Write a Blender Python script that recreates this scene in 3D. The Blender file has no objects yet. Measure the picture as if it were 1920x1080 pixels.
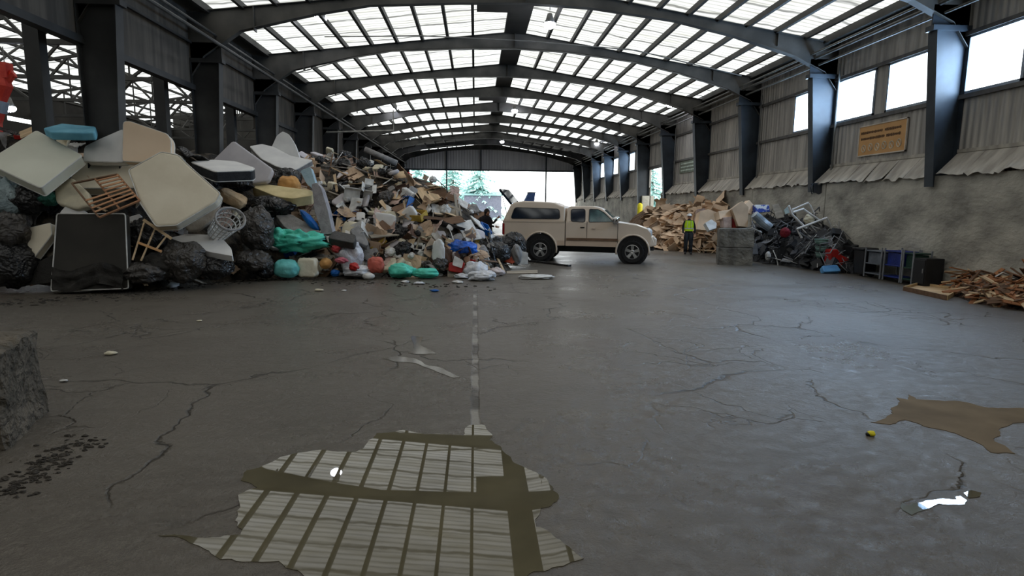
import bpy, math, random
from mathutils import Vector, Matrix, noise, Quaternion
R = random.Random(7)
sc = bpy.context.scene
COL = sc.collection
PI = math.pi

# ------------------------------------------------------------------ camera
H, F = 1.8, 1084.6
PITCH, YAW, ROLL = -.1384, .0639, .0099
cam_d = bpy.data.cameras.new('camera'); cam = bpy.data.objects.new('camera', cam_d); COL.objects.link(cam)
cam_d.sensor_width = 36; cam_d.lens = F * 36 / 1920; cam_d.clip_end = 400
cam.matrix_world = (Matrix.Translation((0, 0, H)) @ Matrix.Rotation(-YAW, 4, 'Z') @ Matrix.Rotation(PI/2 + PITCH, 4, 'X')
                    @ Matrix.Rotation(ROLL, 4, 'Z'))
sc.camera = cam

def ray(px, py):
    u = (px - 960) / F; v = (py - 540) / F
    cr, sr = math.cos(ROLL), math.sin(ROLL)
    u, v = u*cr + v*sr, -u*sr + v*cr
    cp, sp = math.cos(PITCH), math.sin(PITCH)
    up = -v; y = cp - up*sp; z = sp + up*cp; x = u
    cy, sy = math.cos(YAW), math.sin(YAW)
    return Vector((x*cy + y*sy, -x*sy + y*cy, z))
O = Vector((0, 0, H))
def at(px, py, Y):            # point seen at that pixel, at depth Y
    d = ray(px, py); return O + d * (Y / d.y)
def onf(px, py, z=0.0):       # point on the floor
    d = ray(px, py); return O + d * ((z - H) / d.z)
def onx(px, py, X):
    d = ray(px, py); return O + d * (X / d.x)
def onpl(px, py, p, n):
    d = ray(px, py); return O + d * ((p - O).dot(n) / d.dot(n))
def proj(P):
    P = Vector(P) - O
    cy, sy = math.cos(YAW), math.sin(YAW)
    x = P.x*cy - P.y*sy; y = P.x*sy + P.y*cy
    cp, sp = math.cos(PITCH), math.sin(PITCH)
    f = y*cp + P.z*sp; up = -y*sp + P.z*cp
    u, v = x/f, -up/f
    cr, sr = math.cos(ROLL), math.sin(ROLL)
    return 960 + F*(u*cr - v*sr), 540 + F*(u*sr + v*cr)

# ------------------------------------------------------------------ render look
sc.view_settings.view_transform = 'Standard'; sc.view_settings.look = 'None'
sc.view_settings.exposure = 0.38; sc.view_settings.gamma = 1
cy = sc.cycles
cy.max_bounces = 7; cy.diffuse_bounces = 4; cy.glossy_bounces = 3; cy.transparent_max_bounces = 12
cy.transmission_bounces = 4; cy.caustics_reflective = False; cy.caustics_refractive = False
cy.sample_clamp_indirect = 4; cy.use_denoising = True; cy.use_adaptive_sampling = True; cy.adaptive_threshold = .03

# ------------------------------------------------------------------ materials
def lin(c):
    return tuple(((v/255)/12.92 if v/255 <= .04045 else ((v/255+.055)/1.055)**2.4) for v in c) + (1,)
MATS = {}
def newmat(name):
    m = bpy.data.materials.new(name); m.use_nodes = True
    nt = m.node_tree; nt.nodes.clear()
    out = nt.nodes.new('ShaderNodeOutputMaterial')
    return m, nt, out
def N(nt, t, **kw):
    n = nt.nodes.new('ShaderNode' + t)
    for k, v in kw.items():
        if k.startswith('i_'):
            k2 = k[2:]
            n.inputs[int(k2) if k2.isdigit() else k2.replace('_', ' ')].default_value = v
        else: setattr(n, k, v)
    return n
def M(name, c1, c2=None, rough=.7, scale=4, bump=.15, metal=0.0, rnd=0.0, det=4, bscale=None, stretch=None, spec=.4, contrast=(.35, .65), trans=0):
    if name in MATS: return MATS[name]
    m, nt, out = newmat(name)
    L = nt.links
    p = N(nt, 'BsdfPrincipled'); L.new(p.outputs[0], out.inputs[0])
    p.inputs['Roughness'].default_value = rough; p.inputs['Metallic'].default_value = metal
    p.inputs['Specular IOR Level'].default_value = spec
    if trans: p.inputs['Transmission Weight'].default_value = trans
    tc = N(nt, 'TexCoord'); mp = N(nt, 'Mapping'); L.new(tc.outputs['Object'], mp.inputs[0])
    if stretch: mp.inputs['Scale'].default_value = stretch
    no = N(nt, 'TexNoise'); no.inputs['Scale'].default_value = scale; no.inputs['Detail'].default_value = det
    L.new(mp.outputs[0], no.inputs['Vector'])
    if c2 is None: c2 = tuple(v*.82 for v in c1)
    cr = N(nt, 'ValToRGB'); cr.color_ramp.elements[0].position = contrast[0]; cr.color_ramp.elements[1].position = contrast[1]
    cr.color_ramp.elements[0].color = lin(c2); cr.color_ramp.elements[1].color = lin(c1)
    L.new(no.outputs['Fac'], cr.inputs[0]); src = cr.outputs[0]
    if rnd:
        oi = N(nt, 'ObjectInfo'); hs = N(nt, 'HueSaturation')
        mr = N(nt, 'MapRange'); mr.inputs[3].default_value = 1-rnd; mr.inputs[4].default_value = 1+rnd*.6
        L.new(oi.outputs['Random'], mr.inputs[0]); L.new(mr.outputs[0], hs.inputs['Value'])
        L.new(src, hs.inputs['Color']); src = hs.outputs[0]
    L.new(src, p.inputs['Base Color'])
    if bump:
        b = N(nt, 'Bump'); b.inputs['Strength'].default_value = min(1, bump*3); b.inputs['Distance'].default_value = bump*.15
        n2 = N(nt, 'TexNoise'); n2.inputs['Scale'].default_value = bscale or scale*5; n2.inputs['Detail'].default_value = 3
        L.new(mp.outputs[0], n2.inputs['Vector']); L.new(n2.outputs['Fac'], b.inputs['Height']); L.new(b.outputs[0], p.inputs['Normal'])
    MATS[name] = m; return m
def Mbag(name, c, rough=.32, sc_=5.0, dist=.05):
    m, nt, out = newmat(name); L = nt.links
    p = N(nt, 'BsdfPrincipled'); L.new(p.outputs[0], out.inputs[0]); p.inputs['Roughness'].default_value = rough
    p.inputs['Base Color'].default_value = lin(c)
    tc = N(nt, 'TexCoord'); no = N(nt, 'TexNoise'); no.inputs['Scale'].default_value = 2.5; no.inputs['Detail'].default_value = 3; L.new(tc.outputs['Object'], no.inputs['Vector'])
    ad = N(nt, 'VectorMath', operation='MULTIPLY_ADD'); L.new(no.outputs['Color'], ad.inputs[0]); ad.inputs[1].default_value = (.5, .5, .5); L.new(tc.outputs['Object'], ad.inputs[2])
    vo = N(nt, 'TexVoronoi', feature='SMOOTH_F1'); vo.inputs['Scale'].default_value = sc_; L.new(ad.outputs[0], vo.inputs['Vector'])
    v2 = N(nt, 'TexVoronoi', feature='F1'); v2.inputs['Scale'].default_value = sc_*2.6; L.new(ad.outputs[0], v2.inputs['Vector'])
    s = N(nt, 'Math', operation='MULTIPLY_ADD'); L.new(v2.outputs['Distance'], s.inputs[0]); s.inputs[1].default_value = .4; L.new(vo.outputs['Distance'], s.inputs[2])
    b = N(nt, 'Bump'); b.inputs['Distance'].default_value = dist*1.6; b.inputs['Strength'].default_value = 1.0
    L.new(s.outputs[0], b.inputs['Height']); L.new(b.outputs[0], p.inputs['Normal']); MATS[name] = m; return m
def Memit(name, c, s):
    m, nt, out = newmat(name); e = N(nt, 'Emission'); e.inputs[0].default_value = lin(c); e.inputs[1].default_value = s
    nt.links.new(e.outputs[0], out.inputs[0]); return m
def Mribbed(name, c1, c2, axis, period, rough=.6, depth=.02, streak=True):
    """ribbed sheet metal; axis = coordinate the ribs repeat along"""
    m, nt, out = newmat(name); L = nt.links
    p = N(nt, 'BsdfPrincipled'); L.new(p.outputs[0], out.inputs[0]); p.inputs['Roughness'].default_value = rough
    tc = N(nt, 'TexCoord'); sx = N(nt, 'SeparateXYZ'); L.new(tc.outputs['Object'], sx.inputs[0])
    mu = N(nt, 'Math', operation='MULTIPLY'); mu.inputs[1].default_value = 2*PI/period
    L.new(sx.outputs[axis], mu.inputs[0])
    si = N(nt, 'Math', operation='SINE'); L.new(mu.outputs[0], si.inputs[0])
    b = N(nt, 'Bump'); b.inputs['Distance'].default_value = depth; b.inputs['Strength'].default_value = .9
    L.new(si.outputs[0], b.inputs['Height']); L.new(b.outputs[0], p.inputs['Normal'])
    mp = N(nt, 'Mapping'); L.new(tc.outputs['Object'], mp.inputs[0]); mp.inputs['Scale'].default_value = (1, 3, .25)
    no = N(nt, 'TexNoise'); no.inputs['Scale'].default_value = 1.6; no.inputs['Detail'].default_value = 6
    L.new(mp.outputs[0], no.inputs['Vector'])
    cr = N(nt, 'ValToRGB'); cr.color_ramp.elements[0].position = .38; cr.color_ramp.elements[1].position = .66
    cr.color_ramp.elements[0].color = lin(c2); cr.color_ramp.elements[1].color = lin(c1)
    L.new(no.outputs['Fac'], cr.inputs[0]); L.new(cr.outputs[0], p.inputs['Base Color'])
    return m

# ------------------------------------------------------------------ mesh builder
class G:
    def __init__(s): s.v = []; s.f = []
    def add(s, vs, fs):
        b = len(s.v); s.v += [tuple(v) for v in vs]; s.f += [tuple(b+i for i in f) for f in fs]; return s
    def box(s, x0, x1, y0, y1, z0, z1):
        vs = [(x, y, z) for z in (z0, z1) for y in (y0, y1) for x in (x0, x1)]
        return s.add(vs, [(0,2,3,1),(4,5,7,6),(0,1,5,4),(2,6,7,3),(0,4,6,2),(1,3,7,5)])
    def obox(s, c, u, v, w):   # centre, three half-axis vectors
        c, u, v, w = Vector(c), Vector(u), Vector(v), Vector(w)
        vs = [c + u*a + v*b_ + w*d for d in (-1, 1) for b_ in (-1, 1) for a in (-1, 1)]
        return s.add(vs, [(0,2,3,1),(4,5,7,6),(0,1,5,4),(2,6,7,3),(0,4,6,2),(1,3,7,5)])
    def bar(s, a, b, w, d, up=(0, 0, 1)):   # rectangular bar from a to b
        a, b = Vector(a), Vector(b); t = (b-a); n = t.normalized(); upv = Vector(up)
        r = n.cross(upv)
        if r.length < .05: r = n.cross(Vector((1, 0, 0)))
        r.normalize(); q = r.cross(n)
        return s.obox((a+b)/2, t/2, r*w/2, q*d/2)
    def tube(s, pts, r, n=8, cap=True):
        pts = [Vector(p) for p in pts]; rings = []
        rr = r if isinstance(r, (list, tuple)) else [r]*len(pts)
        prev = None
        for i, p in enumerate(pts):
            t = (pts[min(i+1, len(pts)-1)] - pts[max(i-1, 0)]).normalized()
            if prev is None:
                a = t.cross(Vector((0, 0, 1)))
                if a.length < .1: a = t.cross(Vector((1, 0, 0)))
            else: a = prev - t*prev.dot(t)
            a.normalize(); prev = a; b = t.cross(a)
            rings.append([p + (a*math.cos(2*PI*k/n) + b*math.sin(2*PI*k/n))*rr[i] for k in range(n)])
        vs = [q for rg in rings for q in rg]; fs = []
        for i in range(len(pts)-1):
            for k in range(n): fs.append((i*n+k, i*n+(k+1) % n, (i+1)*n+(k+1) % n, (i+1)*n+k))
        if cap: fs += [tuple(range(n))[::-1], tuple((len(pts)-1)*n + k for k in range(n))]
        return s.add(vs, fs)
    def lathe(s, prof, n=16, M4=None):   # prof [(r,z)]
        vs = []; fs = []
        for r, z in prof:
            for k in range(n): vs.append(Vector((r*math.cos(2*PI*k/n), r*math.sin(2*PI*k/n), z)))
        for i in range(len(prof)-1):
            for k in range(n): fs.append((i*n+k, i*n+(k+1) % n, (i+1)*n+(k+1) % n, (i+1)*n+k))
        fs += [tuple(range(n))[::-1], tuple((len(prof)-1)*n + k for k in range(n))]
        if M4: vs = [M4 @ v for v in vs]
        return s.add(vs, fs)
    def prism(s, poly, ext):   # planar polygon (3D points) extruded by vector ext
        n = len(poly); ext = Vector(ext); poly = [Vector(p) for p in poly]
        vs = poly + [p + ext for p in poly]
        fs = [tuple(range(n)), tuple(range(2*n-1, n-1, -1))] + [(i, n+i, n+(i+1) % n, (i+1) % n) for i in range(n)]
        return s.add(vs, fs)
    def grid(s, fn, nu, nv, thick=0.0):   # fn(u,v)->Vector; optional thickness along -normal approx
        vs = [Vector(fn(i/nu, j/nv)) for j in range(nv+1) for i in range(nu+1)]
        W = nu+1
        fs = [(j*W+i, j*W+i+1, (j+1)*W+i+1, (j+1)*W+i) for j in range(nv) for i in range(nu)]
        if thick:
            ns = [Vector((0, 0, 0)) for _ in vs]
            for f in fs:
                nn = (vs[f[1]]-vs[f[0]]).cross(vs[f[3]]-vs[f[0]])
                for i in f: ns[i] += nn
            m = len(vs)
            lo = [v - (ns[i].normalized() if ns[i].length > 0 else Vector((0,0,1)))*thick for i, v in enumerate(vs)]
            fs2 = [tuple(m+i for i in f[::-1]) for f in fs]
            edge = [i for i in range(W)] + [j*W+nu for j in range(1, nv+1)] + [nv*W+i for i in range(nu-1, -1, -1)] + [j*W for j in range(nv-1, 0, -1)]
            side = [(edge[k], m+edge[k], m+edge[(k+1) % len(edge)], edge[(k+1) % len(edge)]) for k in range(len(edge))]
            vs = vs + lo; fs = fs + fs2 + side
        return s.add(vs, fs)
    def blob(s, rx, ry, rz, amp=.2, fr=1.5, seed=0, flat=None, nu=20, nv=12, c=(0, 0, 0), power=1.0, pleat=0, ridge=0):
        vs = []; fs = []; so = Vector((seed*3.1, seed*7.7, seed*1.3))
        def pw(a): return math.copysign(abs(a)**power, a)
        for j in range(nv+1):
            th = PI*j/nv
            for i in range(nu):
                ph = 2*PI*i/nu
                d = Vector((pw(math.sin(th))*pw(math.cos(ph)), pw(math.sin(th))*pw(math.sin(ph)), pw(math.cos(th))))
                k = 1 + amp*noise.noise(d*fr + so) + amp*.5*noise.noise(d*fr*2.7 + so)
                if ridge: k += ridge*(.45-abs(noise.noise(d*fr*1.6 + so*1.3))*2.2) + ridge*.4*(.4-abs(noise.noise(d*fr*4 + so))*2)
                if pleat: k += pleat*math.sin(ph*9 + seed)*max(0, math.cos(th))
                p = Vector((d.x*rx*k, d.y*ry*k, d.z*rz*k))
                if flat is not None: p.z = max(p.z, flat*rz)
                vs.append(p + Vector(c))
        for j in range(nv):
            for i in range(nu): fs.append((j*nu+i, (j+1)*nu+i, (j+1)*nu+(i+1) % nu, j*nu+(i+1) % nu))
        return s.add(vs, fs)
    def warp(s, fn): s.v = [tuple(fn(Vector(v))) for v in s.v]; return s
    def build(s, name, mat, parent=None, loc=None, rot=None, smooth=False, bevel=0, seg=2, sub=0, clean=False):
        me = bpy.data.meshes.new(name); me.from_pydata(s.v, [], s.f); me.validate(); me.update()
        if clean:
            import bmesh
            bm = bmesh.new(); bm.from_mesh(me); bmesh.ops.remove_doubles(bm, verts=bm.verts, dist=1e-4)
            bmesh.ops.recalc_face_normals(bm, faces=bm.faces); bm.to_mesh(me); bm.free()
        if smooth:
            me.polygons.foreach_set('use_smooth', [True]*len(me.polygons))
        o = bpy.data.objects.new(name, me); COL.objects.link(o)
        if mat: me.materials.append(mat)
        if parent: o.parent = parent
        if loc is not None: o.location = loc
        if rot is not None: o.rotation_euler = rot
        if bevel:
            b = o.modifiers.new('bevel', 'BEVEL'); b.width = bevel; b.segments = seg; b.limit_method = 'ANGLE'
        if sub:
            b = o.modifiers.new('sub', 'SUBSURF'); b.levels = sub; b.render_levels = sub
        return o
def tag(o, label, cat, group=None, kind=None):
    if label: o['label'] = label
    if cat: o['category'] = cat
    if group: o['group'] = group
    if kind: o['kind'] = kind
    return o
def struct(o): o['kind'] = 'structure'; return o
def thing(name, label, cat, loc=(0, 0, 0), rotz=0, group=None):
    o = bpy.data.objects.new(name, None); COL.objects.link(o); o.location = loc; o.rotation_euler = (0, 0, rotz)
    o.empty_display_size = .2
    return tag(o, label, cat, group)
def dup(root, mat=None):
    c = root.copy(); COL.objects.link(c)
    for ch in root.children:
        d = ch.copy(); COL.objects.link(d); d.parent = c
        for g in ch.children:
            e = g.copy(); COL.objects.link(e); e.parent = d
    return c
def frame3(n, hint=(0, 0, 1)):
    n = Vector(n).normalized(); h = Vector(hint)
    if abs(n.dot(h)) > .97: h = Vector((0, 1, 0))
    u = h.cross(n).normalized(); return u, n.cross(u), n   # u right, v up, n out
# ------------------------------------------------------------------ world: bright overcast sky
w = bpy.data.worlds.new('world'); sc.world = w; w.use_nodes = True
nt = w.node_tree; nt.nodes.clear()
wo = N(nt, 'OutputWorld'); bg = N(nt, 'Background'); nt.links.new(bg.outputs[0], wo.inputs[0])
tc = N(nt, 'TexCoord'); sx = N(nt, 'SeparateXYZ'); nt.links.new(tc.outputs['Generated'], sx.inputs[0])
cr = N(nt, 'ValToRGB'); el = cr.color_ramp.elements
el[0].position = 0.0; el[0].color = (.80, .84, .86, 1)
el[1].position = .55; el[1].color = (.50, .50, .49, 1)
e = el.new(.25); e.color = (.62, .64, .63, 1)
nt.links.new(sx.outputs[2], cr.inputs[0])
nt.links.new(cr.outputs[0], bg.inputs[0])
bg.inputs[1].default_value = 4.2

# ------------------------------------------------------------------ hall
BAY = 5.0406
def FY(i): return (2.7124 + i)*BAY
XR, XL, XC = 11.6, -8.52, 1.54
Y0, Y1 = -12.0, FY(10)+.9
m_steel = M('painted_steel_dark', (88, 86, 82), (58, 58, 56), rough=.6, scale=1.3, bump=.05)
m_purlin = M('purlin_steel', (66, 65, 62), (46, 46, 44), rough=.6, scale=1.5, bump=.03)
m_colr = M('column_steel_blue', (54, 62, 70), (36, 42, 48), rough=.5, scale=1.5, bump=.04)
m_coll = M('column_steel_black', (56, 57, 57), (40, 41, 42), rough=.6, scale=1.5, bump=.04)
m_side_r = Mribbed('siding_right', (194, 189, 180), (150, 146, 140), 1, .19, rough=.65)
m_side_l = Mribbed('siding_left', (92, 86, 78), (62, 58, 53), 1, .9, rough=.8, depth=.012)
m_conc = M('concrete_push_wall', (184, 181, 170), (124, 122, 116), rough=.85, scale=.9, bump=.25, bscale=6, det=9, contrast=(.32, .62), stretch=(1, 1, 1.6))
m_gable = Mribbed('gable_siding', (225, 226, 228), (205, 206, 210), 0, .3, rough=.6)  # siding lightened: far-end haze and flare are put into its colour
m_lip = M('sheet_metal_ledge', (190, 184, 172), (146, 140, 130), rough=.6, scale=1.2, bump=.12, stretch=(1, 3, 1), det=6)
m_dark = M('dark_gap', (22, 22, 22), (14, 14, 14), rough=.9, bump=0)
m_pipe = M('conduit_grey', (120, 120, 116), (92, 92, 90), rough=.5, scale=2, bump=.02)

# floor: worn wet concrete slab
def floor_mat():
    m, nt, out = newmat('wet_worn_concrete'); L = nt.links
    p = N(nt, 'BsdfPrincipled'); L.new(p.outputs[0], out.inputs[0])
    tc = N(nt, 'TexCoord'); P = tc.outputs['Object']
    def noi(scale, det=5, rough=.55, vec=None, dist=0):
        n = N(nt, 'TexNoise'); n.inputs['Scale'].default_value = scale; n.inputs['Detail'].default_value = det
        n.inputs['Roughness'].default_value = rough; n.inputs['Distortion'].default_value = dist
        L.new(vec or P, n.inputs['Vector']); return n.outputs['Fac']
    def ramp(src, a, b, ca=(0, 0, 0, 1), cb=(1, 1, 1, 1)):
        r = N(nt, 'ValToRGB'); r.color_ramp.elements[0].position = a; r.color_ramp.elements[1].position = b
        r.color_ramp.elements[0].color = ca; r.color_ramp.elements[1].color = cb; L.new(src, r.inputs[0]); return r.outputs[0]
    def mix(f, a, b, bt='MIX'):
        x = N(nt, 'Mix', data_type='RGBA', blend_type=bt)
        for s, k in ((f, 0), (a, 6), (b, 7)):
            if hasattr(s, 'default_value') or hasattr(s, 'is_linked'): L.new(s, x.inputs[k])
            else: x.inputs[k].default_value = s
        return x.outputs[2]
    def mth(op, a, b=None):
        x = N(nt, 'Math', operation=op)
        for k, s in ((0, a), (1, b)):
            if s is None: continue
            if isinstance(s, (int, float)): x.inputs[k].default_value = s
            else: L.new(s, x.inputs[k])
        return x.outputs[0]
    big = noi(.22, 6, .6); mid = noi(1.7, 8, .65); fine = noi(22, 5, .7); streak = None
    mp = N(nt, 'Mapping'); L.new(P, mp.inputs[0]); mp.inputs['Scale'].default_value = (.25, 1.6, 1)
    sweep = noi(1.0, 7, .6, mp.outputs[0], .4)
    base = mix(ramp(big, .35, .68), lin((80, 74, 66)), lin((112, 105, 95)))
    base = mix(mth('MULTIPLY', ramp(mid, .35, .7), .55), base, lin((96, 90, 82)))
    base = mix(mth('MULTIPLY', ramp(sweep, .5, .75), .35), base, lin((122, 117, 107)))
    base = mix(mth('MULTIPLY', ramp(fine, .45, .75), .25), base, lin((134, 128, 117)))
    vf = noi(85, 3, .7)
    base = mix(mth('MULTIPLY', ramp(vf, .5, .72), .3), base, lin((150, 143, 131)))
    base = mix(mth('MULTIPLY', ramp(vf, .46, .3), .35), base, lin((58, 54, 48)))
    # cracks: warped cell edges, broken up by noise
    wn = N(nt, 'TexNoise'); wn.inputs['Scale'].default_value = .9; wn.inputs['Detail'].default_value = 5; L.new(P, wn.inputs['Vector'])
    ad = N(nt, 'VectorMath', operation='MULTIPLY_ADD'); L.new(wn.outputs['Color'], ad.inputs[0]); ad.inputs[1].default_value = (1.6, 1.6, 0); L.new(P, ad.inputs[2])
    cr1 = N(nt, 'TexVoronoi', feature='DISTANCE_TO_EDGE'); cr1.inputs['Scale'].default_value = .38; L.new(ad.outputs[0], cr1.inputs['Vector'])
    cr2 = N(nt, 'TexVoronoi', feature='DISTANCE_TO_EDGE'); cr2.inputs['Scale'].default_value = 1.5; L.new(ad.outputs[0], cr2.inputs['Vector'])
    keep1 = ramp(noi(.55, 3), .44, .56); keep2 = ramp(noi(.4, 3, .5, ad.outputs[0]), .54, .62)
    c1 = mth('MULTIPLY', ramp(cr1.outputs[0], .0, .008, (1, 1, 1, 1), (0, 0, 0, 1)), keep1)
    c2 = mth('MULTIPLY', ramp(cr2.outputs[0], .0, .022, (1, 1, 1, 1), (0, 0, 0, 1)), keep2)
    crk = mth('MAXIMUM', c1, mth('MULTIPLY', c2, .7))
    # saw joint running down the hall
    sp = N(nt, 'SeparateXYZ'); L.new(P, sp.inputs[0])
    jx = mth('ABSOLUTE', mth('ADD', mth('ADD', sp.outputs[0], 0), mth('MULTIPLY', mth('SUBTRACT', noi(3.5, 2), .5), .05)))
    jm = ramp(jx, .030, .045, (1, 1, 1, 1), (0, 0, 0, 1))
    jy = mth('MULTIPLY', mth('GREATER_THAN', sp.outputs[1], 4.45), mth('LESS_THAN', sp.outputs[1], 12.6))
    jm = mth('MULTIPLY', jm, jy)
    jc = ramp(noi(1.6, 3), .44, .56, lin((58, 54, 48)), lin((150, 146, 138)))
    base = mix(crk, base, lin((40, 37, 32)))
    base = mix(mth('MULTIPLY', jm, .85), base, jc)
    L.new(base, p.inputs['Base Color'])
    rg = mth('ADD', mth('MULTIPLY', ramp(noi(.5, 6, .6), .35, .7), .20), .16)
    rg = mth('ADD', rg, mth('MULTIPLY', fine, .12))
    wet = ramp(mth('ADD', mth('MULTIPLY', sp.outputs[0], .12), mth('MULTIPLY', noi(.35, 4), .5)), .42, .80)
    rg = mth('ADD', rg, mth('MULTIPLY', wet, .05))
    L.new(rg, p.inputs['Roughness']); L.new(mth('ADD', mth('MULTIPLY', wet, .6), .45), p.inputs['Specular IOR Level'])
    hgt = mth('ADD', mth('MULTIPLY', fine, .6), mth('MULTIPLY', noi(7, 7, .75, None, .8), 1.3))
    hgt = mth('ADD', hgt, mth('MULTIPLY', crk, -2.0))
    hgt = mth('ADD', hgt, mth('MULTIPLY', jm, -.8))
    b = N(nt, 'Bump'); b.inputs['Distance'].default_value = .03; b.inputs['Strength'].default_value = .6
    L.new(hgt, b.inputs['Height']); L.new(b.outputs[0], p.inputs['Normal'])
    return m
struct(G().box(-34, 12.0, Y0, Y1, -.3, 0).build('floor', floor_mat()))
m_yard = M('yard_concrete', (190, 190, 186), (165, 166, 164), rough=.8, scale=.3, bump=.03)
struct(G().box(-60, 60, Y1, 200, -.35, -.02).box(12.0, 90, Y0, Y1, -.35, -.02).build('yard_ground', m_yard))

# --- right wall
WINS = [(12.05, 13.15+.8), (14.62, 16.25), (16.72, 18.6), (19.25, 21.05), (42.3, 44.2), (47.3, 49.4), (52.3, 54.5)]
D0, D1 = 34.75, 38.6
g = G(); ZS, ZT = 4.57, 5.9
g.box(XR, XR+.12, Y0, D0, 3.2, ZS).box(XR, XR+.12, D0, D1, 4.42, ZS).box(XR, XR+.12, D1, Y1, 3.2, ZS)
yy = Y0
for a, b_ in WINS:
    g.box(XR, XR+.12, yy, a, ZS, ZT); yy = b_
g.box(XR, XR+.12, yy, Y1, ZS, ZT).box(XR, XR+.12, Y0, Y1, ZT, 7.45)
g.box(XR+.06, XR+.12, Y0, D0, 0, 3.25).box(XR+.06, XR+.12, D1, Y1, 0, 3.25)
struct(g.build('wall_right', m_side_r))
g = G(); edges = [Y0, -6, 0, 6, 18.05, 23, 28.5, D0]
for a, b_ in zip(edges, edges[1:]): g.box(11.16, 11.95, a+.02, b_-.02, 0, 2.66)
g.box(11.16, 11.95, D1, 44, 0, 2.66).box(11.16, 11.95, 44.04, 52, 0, 2.66).box(11.16, 11.95, 52.04, Y1, 0, 2.66)
g.box(11.22, 11.9, Y0, D0, 0, 2.62)
struct(g.build('wall_right_concrete', m_conc))
# girts / lap lines
g = G()
for z in (ZS-.06, ZT+.05): g.box(XR-.07, XR, Y0, Y1, z-.05, z+.05)
g.box(XR-.05, XR, D0-.1, D0, 2.7, 4.42).box(XR-.06, XR, D0, D1, 4.36, 4.5)
struct(g.build('trim_1', M('girt_grey', (104, 102, 98), (80, 78, 76), rough=.6, bump=.02)))
# bent ledge sheets above the push wall
tn = 2
for i in range(-3, 10):
    a, b_ = FY(i)+.16, FY(i+1)-.16
    if FY(i) > 60: break
    if a < D1 and b_ > D0:
        if a < D0-.4: b_ = D0-.05
        else: a = D1+.05
    g = G(); n = max(2, int((b_-a)/.78)); rr = random.Random(100+i)
    for k in range(n):
        y0, y1 = a+(b_-a)*k/n, a+(b_-a)*(k+1)/n
        lift = rr.uniform(0, .06); drop = [rr.uniform(-.05, .03) for _ in range(7)]
        def fn(u, v, y0=y0, y1=y1, lift=lift, drop=drop):
            j = drop[int(u*6)]*(v**2)
            return Vector((XR-.02 - v*(.5+lift*.5), y0+.006+(y1-y0-.012)*u, 3.22 - v*(.60+j) + lift*v + .02*math.sin(u*9+k)*v))
        g.grid(fn, 6, 4, thick=.012)
    g.box(XR-.06, XR, a, b_, 3.2, 3.28)
    struct(g.build('trim_%d' % tn, m_lip)); tn += 1
# windows
m_wf = M('window_frame_alu', (150, 160, 172), (120, 130, 140), rough=.4, bump=.01, metal=.3)
m, nt_, out = newmat('window_glass'); t = N(nt_, 'BsdfTransparent'); t.inputs[0].default_value = (.96, .98, 1, 1)
gl = N(nt_, 'BsdfGlossy'); gl.inputs['Roughness'].default_value = .02; mx = N(nt_, 'MixShader'); mx.inputs[0].default_value = .06
nt_.links.new(t.outputs[0], mx.inputs[1]); nt_.links.new(gl.outputs[0], mx.inputs[2]); nt_.links.new(mx.outputs[0], out.inputs[0]); m_glass = m
for k, (a, b_) in enumerate(WINS):
    fr = G().box(XR-.03, XR+.1, a, a+.07, ZS, ZT).box(XR-.03, XR+.1, b_-.07, b_, ZS, ZT).box(XR-.03, XR+.1, a, b_, ZS, ZS+.06).box(XR-.03, XR+.1, a, b_, ZT-.06, ZT)
    o = struct(fr.build('window_%d' % (k+1), m_wf))
    G().box(XR+.05, XR+.056, a+.07, b_-.07, ZS+.06, ZT-.06).build('pane', m_glass, o)
for k, (a, b_) in enumerate(WINS):      # daylight entering each high window
    ld = bpy.data.lights.new('window_daylight', 'AREA'); ld.shape = 'RECTANGLE'; ld.size = ZT-ZS-.1; ld.size_y = b_-a-.12
    ld.color = (.50, .72, 1.0); ld.energy = (185 if k < 4 else 70)*(b_-a)/1.8
    lo = bpy.data.objects.new('window_daylight', ld); COL.objects.link(lo); lo.location = (XR+.16, (a+b_)/2, (ZS+ZT)/2)
    lo.rotation_euler = (0, PI/2, 0)
# --- left wall
g = G()
YC = FY(3)
for i in range(-3, 3): g.box(XL-.1, XL, FY(i)+.1 if i > -3 else Y0, FY(i+1)-.1, 5.32, 7.45)
g.box(XL-.1, XL, YC, Y1, 2.4, 7.45).box(XL-.1, XL, FY(2), YC, 4.75, 5.4)
struct(g.build('wall_left', m_side_l))
struct(G().box(XL-.5, XL-.05, YC, Y1, 0, 1.9).build('wall_left_concrete', m_conc))
g = G().box(XL-.14, XL+.1, Y0, YC, 5.2, 5.36)
g.box(XL-.02, XL+.06, Y0, Y1, 6.55, 6.62)
struct(g.build('trim_60', m_coll))
# --- rear wall behind the camera, far gable
struct(G().box(XL, XR, Y0-.2, Y0, 0, 8.6).build('wall_rear', m_side_l))
g = G()
g.prism([(XL, Y1, 5.82), (XR, Y1, 5.82), (XR, Y1, 7.18), (XC, Y1, 8.74), (XL, Y1, 7.56)], (0, .2, 0))
struct(g.build('wall_far', m_gable))
g = G()
for x in (-3.15, 7.8, .6): g.box(x-.07, x+.07, Y1-.25, Y1-.05, 0 if x != .6 else 5.8, 8.0)
g.box(XL, XR, Y1-.12, Y1-.02, 5.74, 5.9)
struct(g.build('door_1', m_colr))
struct(G().box(XL-.2, -7.2, Y1-.1, Y1+.1, 0, 5.82).box(11.2, XR+.2, Y1-.1, Y1+.1, 0, 5.82).build('wall_far_return', m_colr))
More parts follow.
